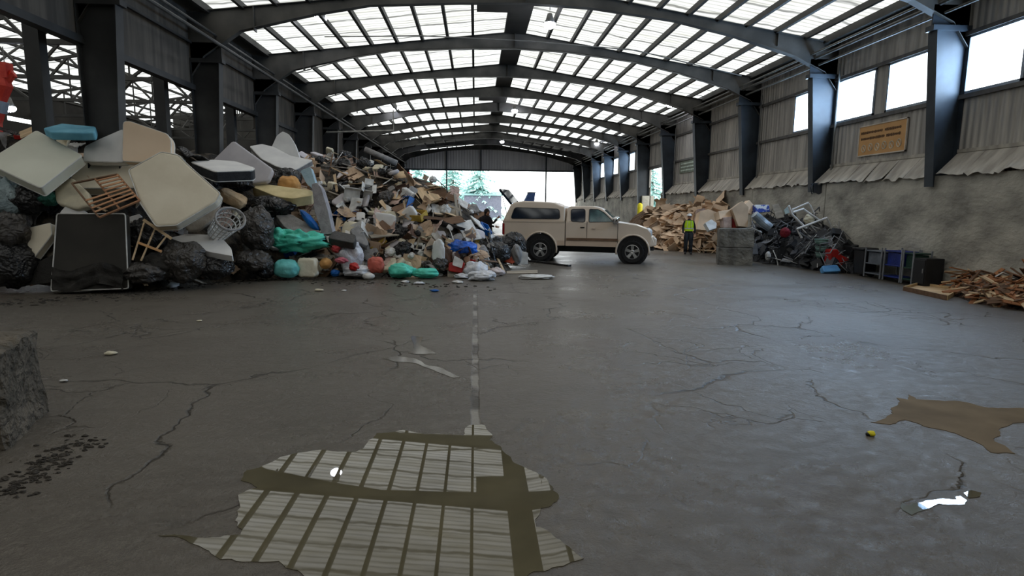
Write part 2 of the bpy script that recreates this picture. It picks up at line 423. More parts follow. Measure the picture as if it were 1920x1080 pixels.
# --- portal frames
SOF = [(XL, 5.6), (-8.1, 6.2), (-7.0, 6.97), (-4.8, 7.5), (-3.2, 7.80), (-.5, 7.95), (XC, 8.0), (3.6, 7.92), (6.2, 7.63), (8.1, 7.23), (10.1, 6.68), (11.15, 6.2), (XR, 5.6)]
def roofz(x): return 8.72 - (.115*(XC-x) if x < XC else .153*(x-XC))
for i in range(-5, 11):
    y = FY(i)
    if y < Y0+.3: continue
    g = G()
    def strip(y0, y1, zf_lo, zf_hi):
        xs = []
        for (a, za), (b_, zb) in zip(SOF, SOF[1:]):
            for k in range(3): t = k/3; xs.append((a+(b_-a)*t, za+(zb-za)*t))
        xs.append(SOF[-1])
        bot = [Vector((x, y0, zf_lo(x, z))) for x, z in xs]; top = [Vector((x, y0, zf_hi(x, z))) for x, z in xs]
        n = len(xs); e = Vector((0, y1-y0, 0))
        vs = bot + top + [v+e for v in bot] + [v+e for v in top]; fs = []
        for k in range(n-1):
            fs += [(k, k+1, n+k+1, n+k), (2*n+k+1, 2*n+k, 3*n+k, 3*n+k+1), (k+1, k, 2*n+k, 2*n+k+1), (n+k, n+k+1, 3*n+k+1, 3*n+k)]
        fs += [(0, n, 3*n, 2*n), (n-1, 3*n-1, 4*n-1, 2*n-1)]
        g.add(vs, fs)
    strip(y-.02, y+.02, lambda x, z: z, lambda x, z: roofz(x)-.12)
    strip(y-.11, y+.11, lambda x, z: z-.02, lambda x, z: z)
    strip(y-.11, y+.11, lambda x, z: roofz(x)-.14, lambda x, z: roofz(x)-.12)
    for x in (-6.6, 9.55, XC):
        g.box(x-.015, x+.015, y-.1, y+.1, 6.95 if x != XC else 8.0, roofz(x)-.14)
    struct(g.build('roof_beam' if i == -2 else 'roof_beam', m_steel))
    # columns: tapered, wide at the top
    for side, mt in ((1, m_colr), (-1, m_coll)):
        xo = XR if side > 0 else XL
        s = side; z0 = 2.4 if side > 0 else 0.0
        a0, a1 = (.55, .85)
        if D0 < y < D1+.6 and s > 0: z0 = 0
        g = G()
        g.prism([(xo-.02*s, y-.02, z0), (xo-a0*s, y-.02, z0), (xo-a1*s, y-.02, 6.0), (xo-.02*s, y-.02, 6.0)], (0, .04, 0))
        for t in (0, 1):
            xa, xb = (xo-a0*s, xo-a1*s) if t == 0 else (xo-.02*s, xo-.02*s)
            w_ = .012*s
            g.prism([(xa-w_, y-.14, z0), (xa+w_, y-.14, z0), (xb+w_, y-.14, 6.0), (xb-w_, y-.14, 6.0)], (0, .28, 0))
        g.box(min(xo, xo-.95*s), max(xo, xo-.95*s), y-.13, y+.13, 6.0, 6.12)
        g.box(min(xo, xo-.9*s), max(xo, xo-.9*s), y-.02, y+.02, 6.1, 6.6)
        struct(g.build('column', mt, bevel=0))
        if side < 0 and i > -3 and i < 5:
            struct(G().box(-9.62, -9.3, y-.12, y+.12, 0, 7.6).build('column', m_coll))
# thin conduit beside some right columns
g = G()
for i in (1, 2, 4): g.tube([(XR-.12, FY(i)-.35, 2.9), (XR-.12, FY(i)-.35, 6.4)], .03, 6)
tag(g.build('conduit_riser', m_pipe), None, None, None, 'structure')
# purlins
px_ = [-6.93 + .975*k for k in range(8)] + [2.83 + .955*k for k in range(9)]
for k, x in enumerate(px_):
    struct(G().box(x-.05, x+.05, Y0, Y1, roofz(x)-.17, roofz(x)-.0).build('purlin', m_purlin))
for x in (-7.95, 11.13): struct(G().box(x-.06, x+.06, Y0, Y1, roofz(x)-.2, roofz(x)).build('purlin', m_purlin))
# ridge, opaque eaves
g = G().box(1.12, 1.96, Y0, Y1, 8.52, 8.66)
g.box(.04, 1.12, FY(1)+.25, FY(1)+2.3, 8.44, 8.5)
for i in (4, 6, 7, 8): g.box(.2, 1.12, FY(i)+.3, FY(i)+3.9, 8.44, 8.5)
struct(g.build('ridge_cap', m_purlin))
g = G().prism([(-8.7, Y0, roofz(-8.7)), (-7.95, Y0, roofz(-7.95)), (-7.95, Y0, roofz(-7.95)+.05), (-8.7, Y0, roofz(-8.7)+.05)], (0, Y1-Y0, 0))
g.prism([(11.13, Y0, roofz(11.13)), (11.8, Y0, roofz(11.8)), (11.8, Y0, roofz(11.8)+.05), (11.13, Y0, roofz(11.13)+.05)], (0, Y1-Y0, 0))
yb = FY(8)+1.0
for x0, x1 in ((-7.95, 1.15), (1.95, 11.13)):
    g.prism([(x0, yb, roofz(x0)+.05), (x1, yb, roofz(x1)+.05), (x1, yb, roofz(x1)+.1), (x0, yb, roofz(x0)+.1)], (0, Y1-yb, 0))
struct(g.build('ceiling', m_purlin))
# skylight sheets: translucent ribbed fibreglass
def sky_mat():
    m, nt, out = newmat('fibreglass_skylight'); L = nt.links
    tc = N(nt, 'TexCoord'); sx = N(nt, 'SeparateXYZ'); L.new(tc.outputs['Object'], sx.inputs[0])
    def wave(period, sharp, lo):
        a = N(nt, 'Math', operation='MULTIPLY'); a.inputs[1].default_value = 2*PI/period; L.new(sx.outputs[1], a.inputs[0])
        no = N(nt, 'TexNoise'); no.inputs['Scale'].default_value = 1.1; L.new(tc.outputs['Object'], no.inputs['Vector'])
        ad = N(nt, 'Math', operation='MULTIPLY_ADD'); L.new(no.outputs['Fac'], ad.inputs[0]); ad.inputs[1].default_value = 2.5; L.new(a.outputs[0], ad.inputs[2])
        c = N(nt, 'Math', operation='COSINE'); L.new(ad.outputs[0], c.inputs[0])
        r = N(nt, 'ValToRGB'); r.color_ramp.elements[0].position = sharp; r.color_ramp.elements[0].color = (1, 1, 1, 1)
        r.color_ramp.elements[1].position = 1.0; r.color_ramp.elements[1].color = (lo, lo, lo, 1); L.new(c.outputs[0], r.inputs[0]); return r.outputs[0]
    w1 = wave(.25, .1, .60); w2 = wave(1.26, .88, .30)
    mp = N(nt, 'Mapping'); mp.inputs['Scale'].default_value = (.35, 3, 1); L.new(tc.outputs['Object'], mp.inputs[0])
    no = N(nt, 'TexNoise'); no.inputs['Scale'].default_value = 1.4; no.inputs['Detail'].default_value = 6; L.new(mp.outputs[0], no.inputs['Vector'])
    r = N(nt, 'ValToRGB'); r.color_ramp.elements[0].position = .3; r.color_ramp.elements[0].color = (.285, .28, .26, 1)
    r.color_ramp.elements[1].position = .62; r.color_ramp.elements[1].color = (.43, .43, .425, 1); L.new(no.outputs['Fac'], r.inputs[0])
    x1 = N(nt, 'Mix', data_type='RGBA', blend_type='MULTIPLY'); x1.inputs[0].default_value = 1; L.new(w1, x1.inputs[6]); L.new(w2, x1.inputs[7])
    x2 = N(nt, 'Mix', data_type='RGBA', blend_type='MULTIPLY'); x2.inputs[0].default_value = 1; L.new(x1.outputs[2], x2.inputs[6]); L.new(r.outputs[0], x2.inputs[7])
    t = N(nt, 'BsdfTransparent'); L.new(x2.outputs[2], t.inputs[0]); L.new(t.outputs[0], out.inputs[0]); return m
m_sky = sky_mat()
for i in range(-5, 8 + 1):
    a, b_ = max(FY(i), Y0), min(FY(i+1), yb)
    if b_ < Y0 + .5: continue
    for x0, x1 in ((-7.95, 1.15), (1.95, 11.13)):
        g = G().add([(x0, a, roofz(x0)+.02), (x1, a, roofz(x1)+.02), (x1, b_, roofz(x1)+.02), (x0, b_, roofz(x0)+.02)], [(0, 1, 2, 3)])
        struct(g.build('skylight_sheet', m_sky))
# conduits along both eaves and across beams
g = G()
g.tube([(10.85, Y0, 6.62), (10.85, Y1, 6.62)], .05, 8).tube([(10.98, Y0, 6.42), (10.98, Y1, 6.42)], .035, 8).tube([(10.7, 1, 6.72), (10.7, Y1, 6.75)], .03, 6)
struct(g.build('eave_pipe_run', m_pipe))
g = G().tube([(-7.5, Y0, 6.45), (-7.5, Y1, 6.45)], .05, 8).tube([(-7.75, Y0, 6.8), (-7.75, Y1, 6.8)], .04, 8)
struct(g.build('eave_pipe_run', m_steel))
g = G()
for i, dz in ((3, 0), (2, .12)):
    y = FY(i)-.2
    pts = [Vector((x, y, z-.06-dz*.3)) for x, z in [(-6.9, 6.9)]+SOF[3:11]]
    g.tube(pts, .022, 6)
g.tube([(-5.5, FY(2)-1.2, 7.9), (-2, FY(2)-1.3, 8.0), (2, FY(2)-1.2, 7.95), (6, FY(2)-1.3, 7.7), (10.2, FY(2)-1.2, 6.9)], .022, 6)
struct(g.build('sprinkler_branch_pipe', m_pipe))
p1, p2 = at(612, 248, 33.5), at(738, 245, 33.5)
g = G().tube([p1, p2], .05, 8).tube([p2, p2+Vector((0, 0, 1.3))], .025, 6)
tag(g.build('hanging_pipe', M('pale_pipe', (170, 168, 160), rough=.5)), 'pale horizontal pipe jutting from left wall high above the mixed rubbish heap', 'pipe')

# --- next hall on the left: truss roof with skylights
XN0, XN1 = -9.5, -24.0
def nz(x): return 7.75 + 1.2*(1-abs((x-(XN0+XN1)/2)/((XN1-XN0)/2)))
for i in range(-5, 7):
    a, b_ = max(FY(i), Y0), FY(i+1)
    if b_ < Y0+.5: continue
    xm = (XN0+XN1)/2
    g = G()
    for x0, x1 in ((XN1, xm), (xm, XN0)): g.add([(x0, a, nz(x0)), (x1, a, nz(x1)), (x1, b_, nz(x1)), (x0, b_, nz(x0))], [(0, 1, 2, 3)])
    struct(g.build('skylight_sheet', m_sky))
for k in range(14):
    x = XN0 - (XN0-XN1)*k/13
    struct(G().box(x-.07, x+.07, Y0, FY(7), nz(x)-.12, nz(x)-.02).build('purlin', m_purlin))
for i in range(-2, 7):
    for yy in (FY(i),):
        g = G(); n = 8; xs = [XN0 - (XN0-XN1)*k/n for k in range(n+1)]
        full = yy == FY(i)
        g.bar((XN0, yy, 6.5), (XN1, yy, 6.5), .14, .14)
        for k in range(n):
            g.bar((xs[k], yy, nz(xs[k])-.25), (xs[k+1], yy, nz(xs[k+1])-.25), .12, .12)
            a, b_ = ((xs[k], yy, 6.5), (xs[k+1], yy, nz(xs[k+1])-.25)) if k % 2 == 0 else ((xs[k], yy, nz(xs[k])-.25), (xs[k+1], yy, 6.5))
            g.bar(a, b_, .09, .09)
            if k: g.bar((xs[k], yy, 6.5), (xs[k], yy, nz(xs[k])-.25), .05, .05)
        for k in (2, 5):   # sway bracing along the hall
            g.bar((xs[k], yy, 6.5), (xs[k], yy+BAY/2, nz(xs[k])-.3), .07, .07)
        struct(g.build('roof_truss', m_purlin))
p1, p2 = onx(14, 216, XN1+.02), onx(96, 240, XN1+.02)
ya, yb2, za, zb = p1.y, p2.y, p2.z, p1.z
m_far = M('dark_hall_wall', (66, 64, 60), (44, 43, 41), rough=.8, scale=.6)
g = G().box(XN1-.15, XN1, Y0, ya, 0, 7.8).box(XN1-.15, XN1, yb2, FY(7), 0, 7.8).box(XN1-.15, XN1, ya, yb2, 0, za).box(XN1-.15, XN1, ya, yb2, zb, 7.8)
g.box(XN1, XN0, FY(7), FY(7)+.2, 0, 9).box(XN1, XN0, Y0-.2, Y0, 0, 9)
g.box(-9.55, -8.55, Y0, FY(7), 7.3, 7.5)
struct(g.build('wall_next_hall', m_far))

# --- lamps
m_lamp = Memit('lamp_glow', (235, 240, 255), 60); m_hous = M('lamp_housing', (120, 120, 118), rough=.5)
lamp_lab = {0: 'high-bay lamp glowing left of ridge above the second roof bay', 1: 'high-bay lamp glowing right of ridge in the second roof bay, at the picture top'}
LP = [(x, y) for y in (20.5, 38.2, 56.0) for x in (-5.1, 2.5)] + [(10.0, 30.3), (10.1, 49.0), (-12.5, 26)]
LL = ['glowing high-bay lamp over the near left skylight rows', 'glowing high-bay lamp close beside the near dark ridge band',
      'glowing high-bay lamp left of ridge, above the middle of the mixed rubbish heap', 'glowing high-bay lamp beside the ridge in the fifth roof bay',
      'small far high-bay lamp left of ridge', 'small far high-bay lamp by the ridge, above the pickup',
      'glowing high-bay lamp under the right eave, nearer of two there', 'small far high-bay lamp under the right eave', 'lamp glowing inside the dark hall at far left, above the blue mattress']
for k, (x, y) in enumerate(LP):
    z = 7.95 if k < 6 else (7.15 if k < 8 else 6.2)
    if k == 8:
        q = onx(17, 202, -16.0); x, y, z = q.x, q.y, q.z
    t = thing('high_bay_lamp', LL[k], 'lamp', (x, y, z))
    G().lathe([(.03, .36), (.08, .34), (.13, .16), (.18, .04), (.17, .03)], 16).build('lamp_housing', m_hous, t, smooth=True)
    G().blob(.2, .2, .13, 0, c=(0, 0, -.02)).build('lens', m_lamp, t, smooth=True)
    G().tube([(0, 0, .45), (0, 0, roofz(x)-z-.05 if k < 8 else 2)], .015, 6).build('hanger', m_hous, t)
# ------------------------------------------------------------------ puddles
def puddle_mat(name, c, ior=1.55, rough=.015):
    m, nt, out = newmat(name); L = nt.links
    p = N(nt, 'BsdfPrincipled'); p.inputs['Base Color'].default_value = lin(c); p.inputs['Roughness'].default_value = rough
    p.inputs['IOR'].default_value = ior
    tc = N(nt, 'TexCoord'); no = N(nt, 'TexNoise'); no.inputs['Scale'].default_value = 2.2; no.inputs['Detail'].default_value = 4
    L.new(tc.outputs['Object'], no.inputs['Vector'])
    r = N(nt, 'ValToRGB'); r.color_ramp.elements[0].position = .3; r.color_ramp.elements[1].position = .7
    r.color_ramp.elements[0].color = lin(tuple(v*.8 for v in c)); r.color_ramp.elements[1].color = lin(c)
    L.new(no.outputs['Fac'], r.inputs[0]); L.new(r.outputs[0], p.inputs['Base Color'])
    L.new(p.outputs[0], out.inputs[0]); return m
def ragged(poly, amp=.02, n=6, seed=1):
    out = []
    for k in range(len(poly)):
        a, b_ = Vector(poly[k]), Vector(poly[(k+1) % len(poly)])
        for j in range(n):
            p = a.lerp(b_, j/n); q = noise.noise_vector(p*4 + Vector((seed, 0, 0))) + noise.noise_vector(p*13 + Vector((seed, 0, 0)))*.5
            out.append(p + Vector((q.x, q.y, 0))*amp)
    return out
def puddle(pts, label, mat, seed=1, amp=.06):
    poly = ragged([onf(x, y) for x, y in pts], amp, 8, seed)
    g = G().prism([Vector((p.x, p.y, .004)) for p in poly], (0, 0, -.012))
    return tag(g.build('puddle', mat), label, 'puddle')
m_mud = puddle_mat('muddy_water', (98, 92, 72))
puddle([(455, 884), (520, 868), (556, 852), (590, 846), (660, 848), (705, 815), (760, 808), (800, 816), (862, 818), (880, 800), (912, 799), (918, 822), (945, 842), (962, 866), (1000, 886), (1040, 915), (1048, 942), (1010, 955), (1002, 985), (1060, 1015), (1090, 1048), (1020, 1064), (960, 1120), (700, 1130), (600, 1085), (520, 1055), (430, 1045), (330, 1012), (312, 1003), (400, 1006), (452, 1004), (436, 975), (448, 950), (440, 930), (480, 915), (450, 900)],
       'large muddy puddle in the middle foreground mirroring the skylights', m_mud, 1)
puddle([(1632, 792), (1672, 778), (1688, 760), (1686, 746), (1706, 750), (1712, 741), (1720, 750), (1790, 752), (1850, 764), (1925, 768), (1925, 790), (1890, 804), (1862, 812), (1858, 824), (1880, 838), (1905, 852), (1850, 846), (1822, 826), (1795, 812), (1740, 802), (1700, 790), (1668, 796)],
       'shallow brown mud puddle near the right picture edge', puddle_mat('brown_mud_water', (124, 110, 90), ior=1.06, rough=.6), 2)
puddle([(1686, 942), (1700, 948), (1730, 944), (1760, 934), (1800, 930), (1812, 936), (1790, 942), (1750, 952), (1712, 964), (1694, 956)],
       'narrow bright puddle reflecting a window in the right foreground', puddle_mat('clear_water', (120, 125, 120)), 3)
puddle([(1806, 925), (1822, 920), (1840, 925), (1836, 932), (1815, 934)], 'tiny brown puddle at the end of the narrow bright puddle', m_mud, 4, .01)
for k, (pp, lb) in enumerate([([(720, 672), (745, 668), (775, 672), (800, 684), (830, 690), (862, 708), (850, 709), (815, 694), (780, 682), (740, 678)], 'thin wet crack shining left of the floor joint, nearer of two'),
              ([(770, 630), (792, 632), (790, 648), (808, 658), (818, 664), (780, 664), (764, 662), (778, 654), (772, 640)], 'small wet patch shining left of the floor joint, farther of two')]):
    puddle(pp, lb, puddle_mat('thin_wet_film', (100, 96, 88), ior=1.45, rough=.10), 5+k, .03)

# ------------------------------------------------------------------ ecology block, left foreground
m_rock = M('broken_concrete_block', (112, 104, 92), (70, 66, 58), rough=.9, scale=3.5, bump=.6, bscale=14, det=8)
def rough_block(name, c, dx, dy, dz, rotz, amp, mat, label, cat='concrete block', seed=1, n=14, group=None):
    g = G(); vs = {}; V = []; Fc = []
    def idx(i, j, k):
        if (i, j, k) not in vs:
            p = Vector(((i/n-.5)*dx, (j/n-.5)*dy, k/n*dz)); q = noise.noise_vector(p*2.3 + Vector((seed, 3, 1)))*amp + noise.noise_vector(p*7 + Vector((seed, 0, 1)))*amp*.45
            d = min(abs(i-0), abs(n-i)); e_ = min(abs(j), abs(n-j)); t_ = n-k
            if (d < 1) + (e_ < 1) + (t_ < 1) >= 2: p = p*1; p.x *= .97; p.y *= .97; p.z = p.z - (.02 if t_ < 1 else 0)
            if k == 0: q.z = 0
            vs[(i, j, k)] = len(V); V.append(p+q)
        return vs[(i, j, k)]
    for a in range(n):
        for b_ in range(n):
            for s in (0, n):
                Fc.append([idx(s, a, b_), idx(s, a+1, b_), idx(s, a+1, b_+1), idx(s, a, b_+1)][::1 if s else -1])
                Fc.append([idx(a, s, b_), idx(a+1, s, b_), idx(a+1, s, b_+1), idx(a, s, b_+1)][::-1 if s else 1])
                if s: Fc.append([idx(a, b_, s), idx(a+1, b_, s), idx(a+1, b_+1, s), idx(a, b_+1, s)])
    g.add(V, Fc); o = g.build(name, mat, loc=c, rot=(0, 0, rotz), smooth=False)
    return tag(o, label, cat, group)
rough_block('concrete_block', (-4.38, 4.35, 0), 1.75, .95, .76, .38, .045, m_rock, 'chipped concrete block cut off by the left picture edge in the foreground', n=18)

# ------------------------------------------------------------------ pickup truck
m_paint = M('beige_truck_paint', (218, 202, 184), (208, 192, 174), rough=.3, scale=.8, bump=0, spec=.6)
m_paint2 = M('beige_lower_paint', (206, 184, 164), (190, 166, 144), rough=.4, scale=.9, bump=0)
m_tyre = M('tyre_rubber', (32, 32, 33), (22, 22, 23), rough=.85, scale=20, bump=.1)
m_alloy = M('alloy_wheel', (190, 190, 188), (160, 160, 160), rough=.3, metal=.7, bump=0)
m_black = M('black_plastic', (30, 30, 32), (22, 22, 24), rough=.55, bump=.02)
m_dglass = M('dark_tinted_glass', (26, 36, 52), (20, 28, 40), rough=.06, bump=0, spec=.8)
m_cglass = M('cab_glass', (90, 118, 118), (40, 60, 66), rough=.08, scale=3, bump=0, spec=.8)
m_red = M('red_lamp_lens', (150, 22, 26), (120, 16, 20), rough=.2, bump=0)
m_chrome = M('chrome', (205, 205, 205), (180, 180, 180), rough=.15, metal=1, bump=0)
ra, rb = onf(1010, 490), onf(1186, 495); hd = (rb-ra).normalized(); yawt = math.atan2(hd.y, hd.x)
left = Vector((-hd.y, hd.x, 0))
TW = 1.86                                    # body width
ctr = ra + left*(.86)                       # local origin: under the rear axle centre
T = thing('pickup_truck', 'beige extended-cab pickup truck with canopy shell backed up to the rubbish heap', 'pickup truck', (ctr.x, ctr.y, 0), yawt)
HW = TW/2
def side_loft(prof_fn, xs, zs):   # not used
    pass
def body_panel(outline, y_in=.0, name='body', mat=m_paint, bevel=.03, tumble=0.0, z_t=1.3):
    g = G(); n = len(outline)
    def yy(z): return HW - (max(0, z-z_t)*tumble)
    A = [Vector((x, -yy(z), z)) for x, z in outline]; B = [Vector((x, yy(z), z)) for x, z in outline]
    g.add(A+B, [tuple(range(n)), tuple(range(2*n-1, n-1, -1))] + [(i, n+i, n+(i+1) % n, (i+1) % n) for i in range(n)])
    return g.build(name, mat, T, bevel=bevel, seg=3)
def arch(cx, r, z0, k=10, a0=0, a1=PI): return [(cx + r*math.cos(a1-(a1-a0)*i/k), z0 + r*math.sin(a1-(a1-a0)*i/k)) for i in range(k+1)]
# bed with wheel arch
bed = [(-1.22, .72), (-1.24, 1.33), (.875, 1.33), (.875, .55), (.56, .55)] + [(.53*math.cos(a)+.05, .42+.57*math.sin(a)) for a in [PI*k/12 for k in range(1, 12)]] + [(-.5, .56), (-1.0, .6)]
body_panel(bed, name='cargo_bed', bevel=.025)
# cab + front body (lower)
cabf = [(.895, .56), (.895, 1.34), (2.5, 1.36), (2.74, 1.33), (3.22, 1.26), (3.55, 1.14), (3.66, 1.02), (3.68, .8), (3.66, .62), (3.6, .56)] + [(3.10+.5*math.cos(a), .42+.54*math.sin(a)) for a in [PI*k/12 for k in range(1, 12)]] + [(2.6, .54)]
body_panel(cabf, name='cab_body', bevel=.04)
# greenhouse
gh = [(.90, 1.33), (.93, 1.80), (1.02, 1.86), (1.75, 1.87), (1.98, 1.83), (2.12, 1.76), (2.53, 1.40), (2.55, 1.35)]
body_panel(gh, name='cab_roof', bevel=.04, tumble=.28)
# canopy shell
sh = [(-1.24, 1.34), (-1.0, 1.90), (-.86, 1.97), (-.6, 2.02), (.28, 2.0), (.52, 1.97), (.70, 1.88), (.86, 1.84), (.86, 1.34)]
cs = body_panel(sh, name='canopy_shell', bevel=.05, tumble=.14)
G().box(-1.24, .87, -HW-.012, HW+.012, 1.325, 1.36).build('rail', m_paint, cs)
# windows on both sides, flush on the tumbled sides
def window(poly, name, mat, parent, tumble, rim=True):
    for s in (-1, 1):
        def P(x, z, off): return Vector((x, s*(HW-(max(0, z-1.3))*tumble+off), z))
        g = G(); g.prism([P(x, z, -.01) for x, z in poly][::-s], (0, s*.02, 0)); o = g.build(name, mat, parent)
        if rim:
            c = Vector((sum(x for x, z in poly)/len(poly), sum(z for x, z in poly)/len(poly)))
            g = G(); big = [((x-c.x)*1.0+c.x, (z-c.y)*1.0+c.y) for x, z in poly]
            pts = [P(x, z, .008) for x, z in poly] + [P(*poly[0], .008)]
            g.tube(pts, .013, 5, cap=False); g.build('window_seal', m_black, o)
def rnd(poly, r=.05, k=4):
    out = []
    n = len(poly)
    for i in range(n):
        a, b_, c = Vector(poly[i-1]), Vector(poly[i]), Vector(poly[(i+1) % n])
        d1 = (a-b_).normalized()*min(r, (a-b_).length*.45); d2 = (c-b_).normalized()*min(r, (c-b_).length*.45)
        for j in range(k+1):
            t = j/k; out.append(tuple((b_+d1)*(1-t)**2 + b_*2*t*(1-t) + (b_+d2)*t*t))
    return out
window(rnd([(-.97, 1.43), (-.84, 1.80), (.66, 1.76), (.70, 1.44)], .09), 'shell_window', m_dglass, cs, .14)
window(rnd([(1.07, 1.36), (1.05, 1.76), (1.52, 1.77), (1.53, 1.34)], .08), 'rear_quarter_window', m_dglass, T, .28)
window(rnd([(1.66, 1.345), (1.66, 1.77), (1.95, 1.76), (2.14, 1.66), (2.46, 1.365)], .04), 'door_window', m_cglass, T, .28)
g = G().prism([(2.155, -.72, 1.745), (2.56, -.82, 1.40), (2.56, .82, 1.40), (2.155, .72, 1.745)], (.012, 0, .014)); g.build('windshield', m_cglass, T)
# doors: seams, handles, mirror, trims
g = G()
for x in (.885, 1.60, 2.60): g.box(x-.008, x+.008, -HW-.003, HW+.003, .62, 1.35)
g.box(.9, 2.6, -HW-.003, HW+.003, .615, .625)
g.build('door_seam', m_black, T)
g = G()
g.box(.93, 2.62, -HW-.03, -HW+.01, .74, .82).box(.93, 2.62, HW-.01, HW+.03, .74, .82); g.build('side_moulding', M('tan_trim', (120, 92, 70), (96, 74, 56), rough=.5, bump=0), T)
G().box(-1.0, -.53, -HW-.004, HW+.004, .58, .66).box(.62, .87, -HW-.004, HW+.004, .57, .72).box(.9, 2.56, -HW-.004, HW+.004, .55, .73).build('rocker_panel', m_paint2, T)
for s in (-1, 1):
    G().box(1.38, 1.52, s*HW-.03, s*HW+.03, 1.155, 1.185).build('door_handle', m_black, T)
    G().box(1.75, 1.88, s*HW-.03, s*HW+.03, 1.135, 1.165).build('door_handle', m_paint, T)
    o = G().blob(.09, .11, .12, 0, power=.5, c=(2.52, s*(HW+.13), 1.40)).build('side_mirror', m_chrome, T, smooth=True)
    G().bar((2.48, s*(HW-.02), 1.36), (2.52, s*(HW+.08), 1.36), .04, .03).build('mirror_arm', m_black, o)
    # arches
    for cx, r, z in ((.05, .56, .42), (3.10, .53, .41)):
        g = G(); pts = [Vector((cx+r*math.cos(a), s*(HW+.005), z+r*1.03*math.sin(a))) for a in [PI*(-.06+1.12*k/16) for k in range(17)]]
        g.tube(pts, .03, 8); g.build('wheel_arch_flare', m_paint, T, smooth=True)
        g = G(); g.lathe([(.50, -.16), (.50, .16)], 20, Matrix.Translation((cx, s*(HW-.22), z+.02)) @ Matrix.Rotation(PI/2, 4, 'X'))
        g.build('wheel_well', m_black, T)
# lamps, bumpers, grille
for s in (-1, 1):
    G().box(-1.26, -1.17, s*HW-.08 if s > 0 else -HW-.012, s*HW+.012 if s > 0 else -HW+.08, .88, 1.28).build('tail_lamp', m_red, T, bevel=.03)
    G().blob(.11, .19, .11, 0, power=.6, c=(3.60, s*.70, 1.03)).build('headlamp', M('headlamp_glass', (210, 214, 216), (180, 185, 190), rough=.12, bump=0), T, smooth=True)
G().box(-1.64, -1.36, -.88, .88, .58, .76).build('rear_bumper', m_chrome, T, bevel=.03)
G().box(-1.24, -1.20, -.80, .80, .70, 1.30).build('bed_opening', m_black, T)
o = G().box(-1.86, -1.24, -.80, .80, .80, .85).build('tailgate', m_paint, T, bevel=.02)
g = G(); g.prism([(3.6, -.93, .56), (3.84, -.86, .60), (3.86, -.84, .84), (3.74, -.92, .90), (3.66, -.93, .90)], (0, 1.86, 0)); g.build('front_bumper', m_paint, T, bevel=.04, seg=3)
G().box(3.6, 3.715, -.5, .5, .92, 1.12).build('grille', m_chrome, T, bevel=.02)
G().box(3.45, 3.78, -.8, .8, .45, .57).build('air_dam', m_black, T, bevel=.02)
G().box(-1.2, 3.4, -.55, .55, .38, .56).build('chassis', m_black, T)
G().tube([(-.3, -.5, .38), (2.6, -.5, .36)], .04, 8).tube([(-.0, -.7, .38), (-.0, .7, .38)], .06, 8).tube([(3.1, -.7, .38), (3.1, .7, .38)], .05, 8).box(1.3, 2.3, -.3, .3, .32, .4).build('driveline', m_black, T)
# hatch raised at the rear
G().obox((-1.20, 0, 2.16), (.21, 0, -.25), (0, .74, 0), (.03, 0, .025)).build('rear_hatch', m_dglass, T, bevel=.01)
G().tube([(-1.12, -.74, 1.5), (-1.33, -.74, 2.28)], .012, 6).tube([(-1.12, .74, 1.5), (-1.33, .74, 2.28)], .012, 6).build('gas_strut', m_black, T)
# wheels
def wheel(cx, s, rz=0):
    e = bpy.data.objects.new('wheel', None); COL.objects.link(e); e.parent = T; e.location = (cx, s*(HW-.14), .395); e.rotation_euler = (0, 0, rz)
    R4 = Matrix.Rotation(PI/2*(1 if s < 0 else -1), 4, 'X')
    g = G(); g.lathe([(.22, -.12), (.34, -.135), (.375, -.12), (.395, -.08), (.395, .08), (.375, .12), (.34, .135), (.25, .12), (.22, .10)], 32, R4)
    for k in range(28):
        a = 2*PI*k/28
        for zz in (-.06, .06): g.obox(R4 @ Vector((.392*math.cos(a), .392*math.sin(a), zz)), R4.to_3x3() @ Vector((.012*math.cos(a), .012*math.sin(a), 0)), R4.to_3x3() @ Vector((-.028*math.sin(a), .028*math.cos(a), 0)), R4.to_3x3() @ Vector((0, 0, .045)))
    g.build('tyre', m_tyre, e)
    g = G(); g.lathe([(.20, .02), (.232, .03), (.24, .12), (.225, .128), (.215, .10), (.205, .04)], 28, R4)
    g.lathe([(.0, .10), (.05, .115), (.07, .10), (.08, .06)], 16, R4)
    for k in range(5):
        a = 2*PI*k/5+.3
        d = Vector((math.cos(a), math.sin(a), 0)); t = Vector((-math.sin(a), math.cos(a), 0))
        g.prism([R4 @ (d*.05+t*.035+Vector((0, 0, .07))), R4 @ (d*.225+t*.055+Vector((0, 0, .085))), R4 @ (d*.225-t*.055+Vector((0, 0, .085))), R4 @ (d*.05-t*.035+Vector((0, 0, .07)))], R4.to_3x3() @ Vector((0, 0, .03)))
    g.build('rim', m_alloy, e)
    g = G(); g.lathe([(.0, .03), (.21, .03)], 20, R4); g.build('brake_disc', m_black, e)
for cx, rz in ((.05, 0), (3.10, -.1)):
    for s in (-1, 1): wheel(cx, s, rz)

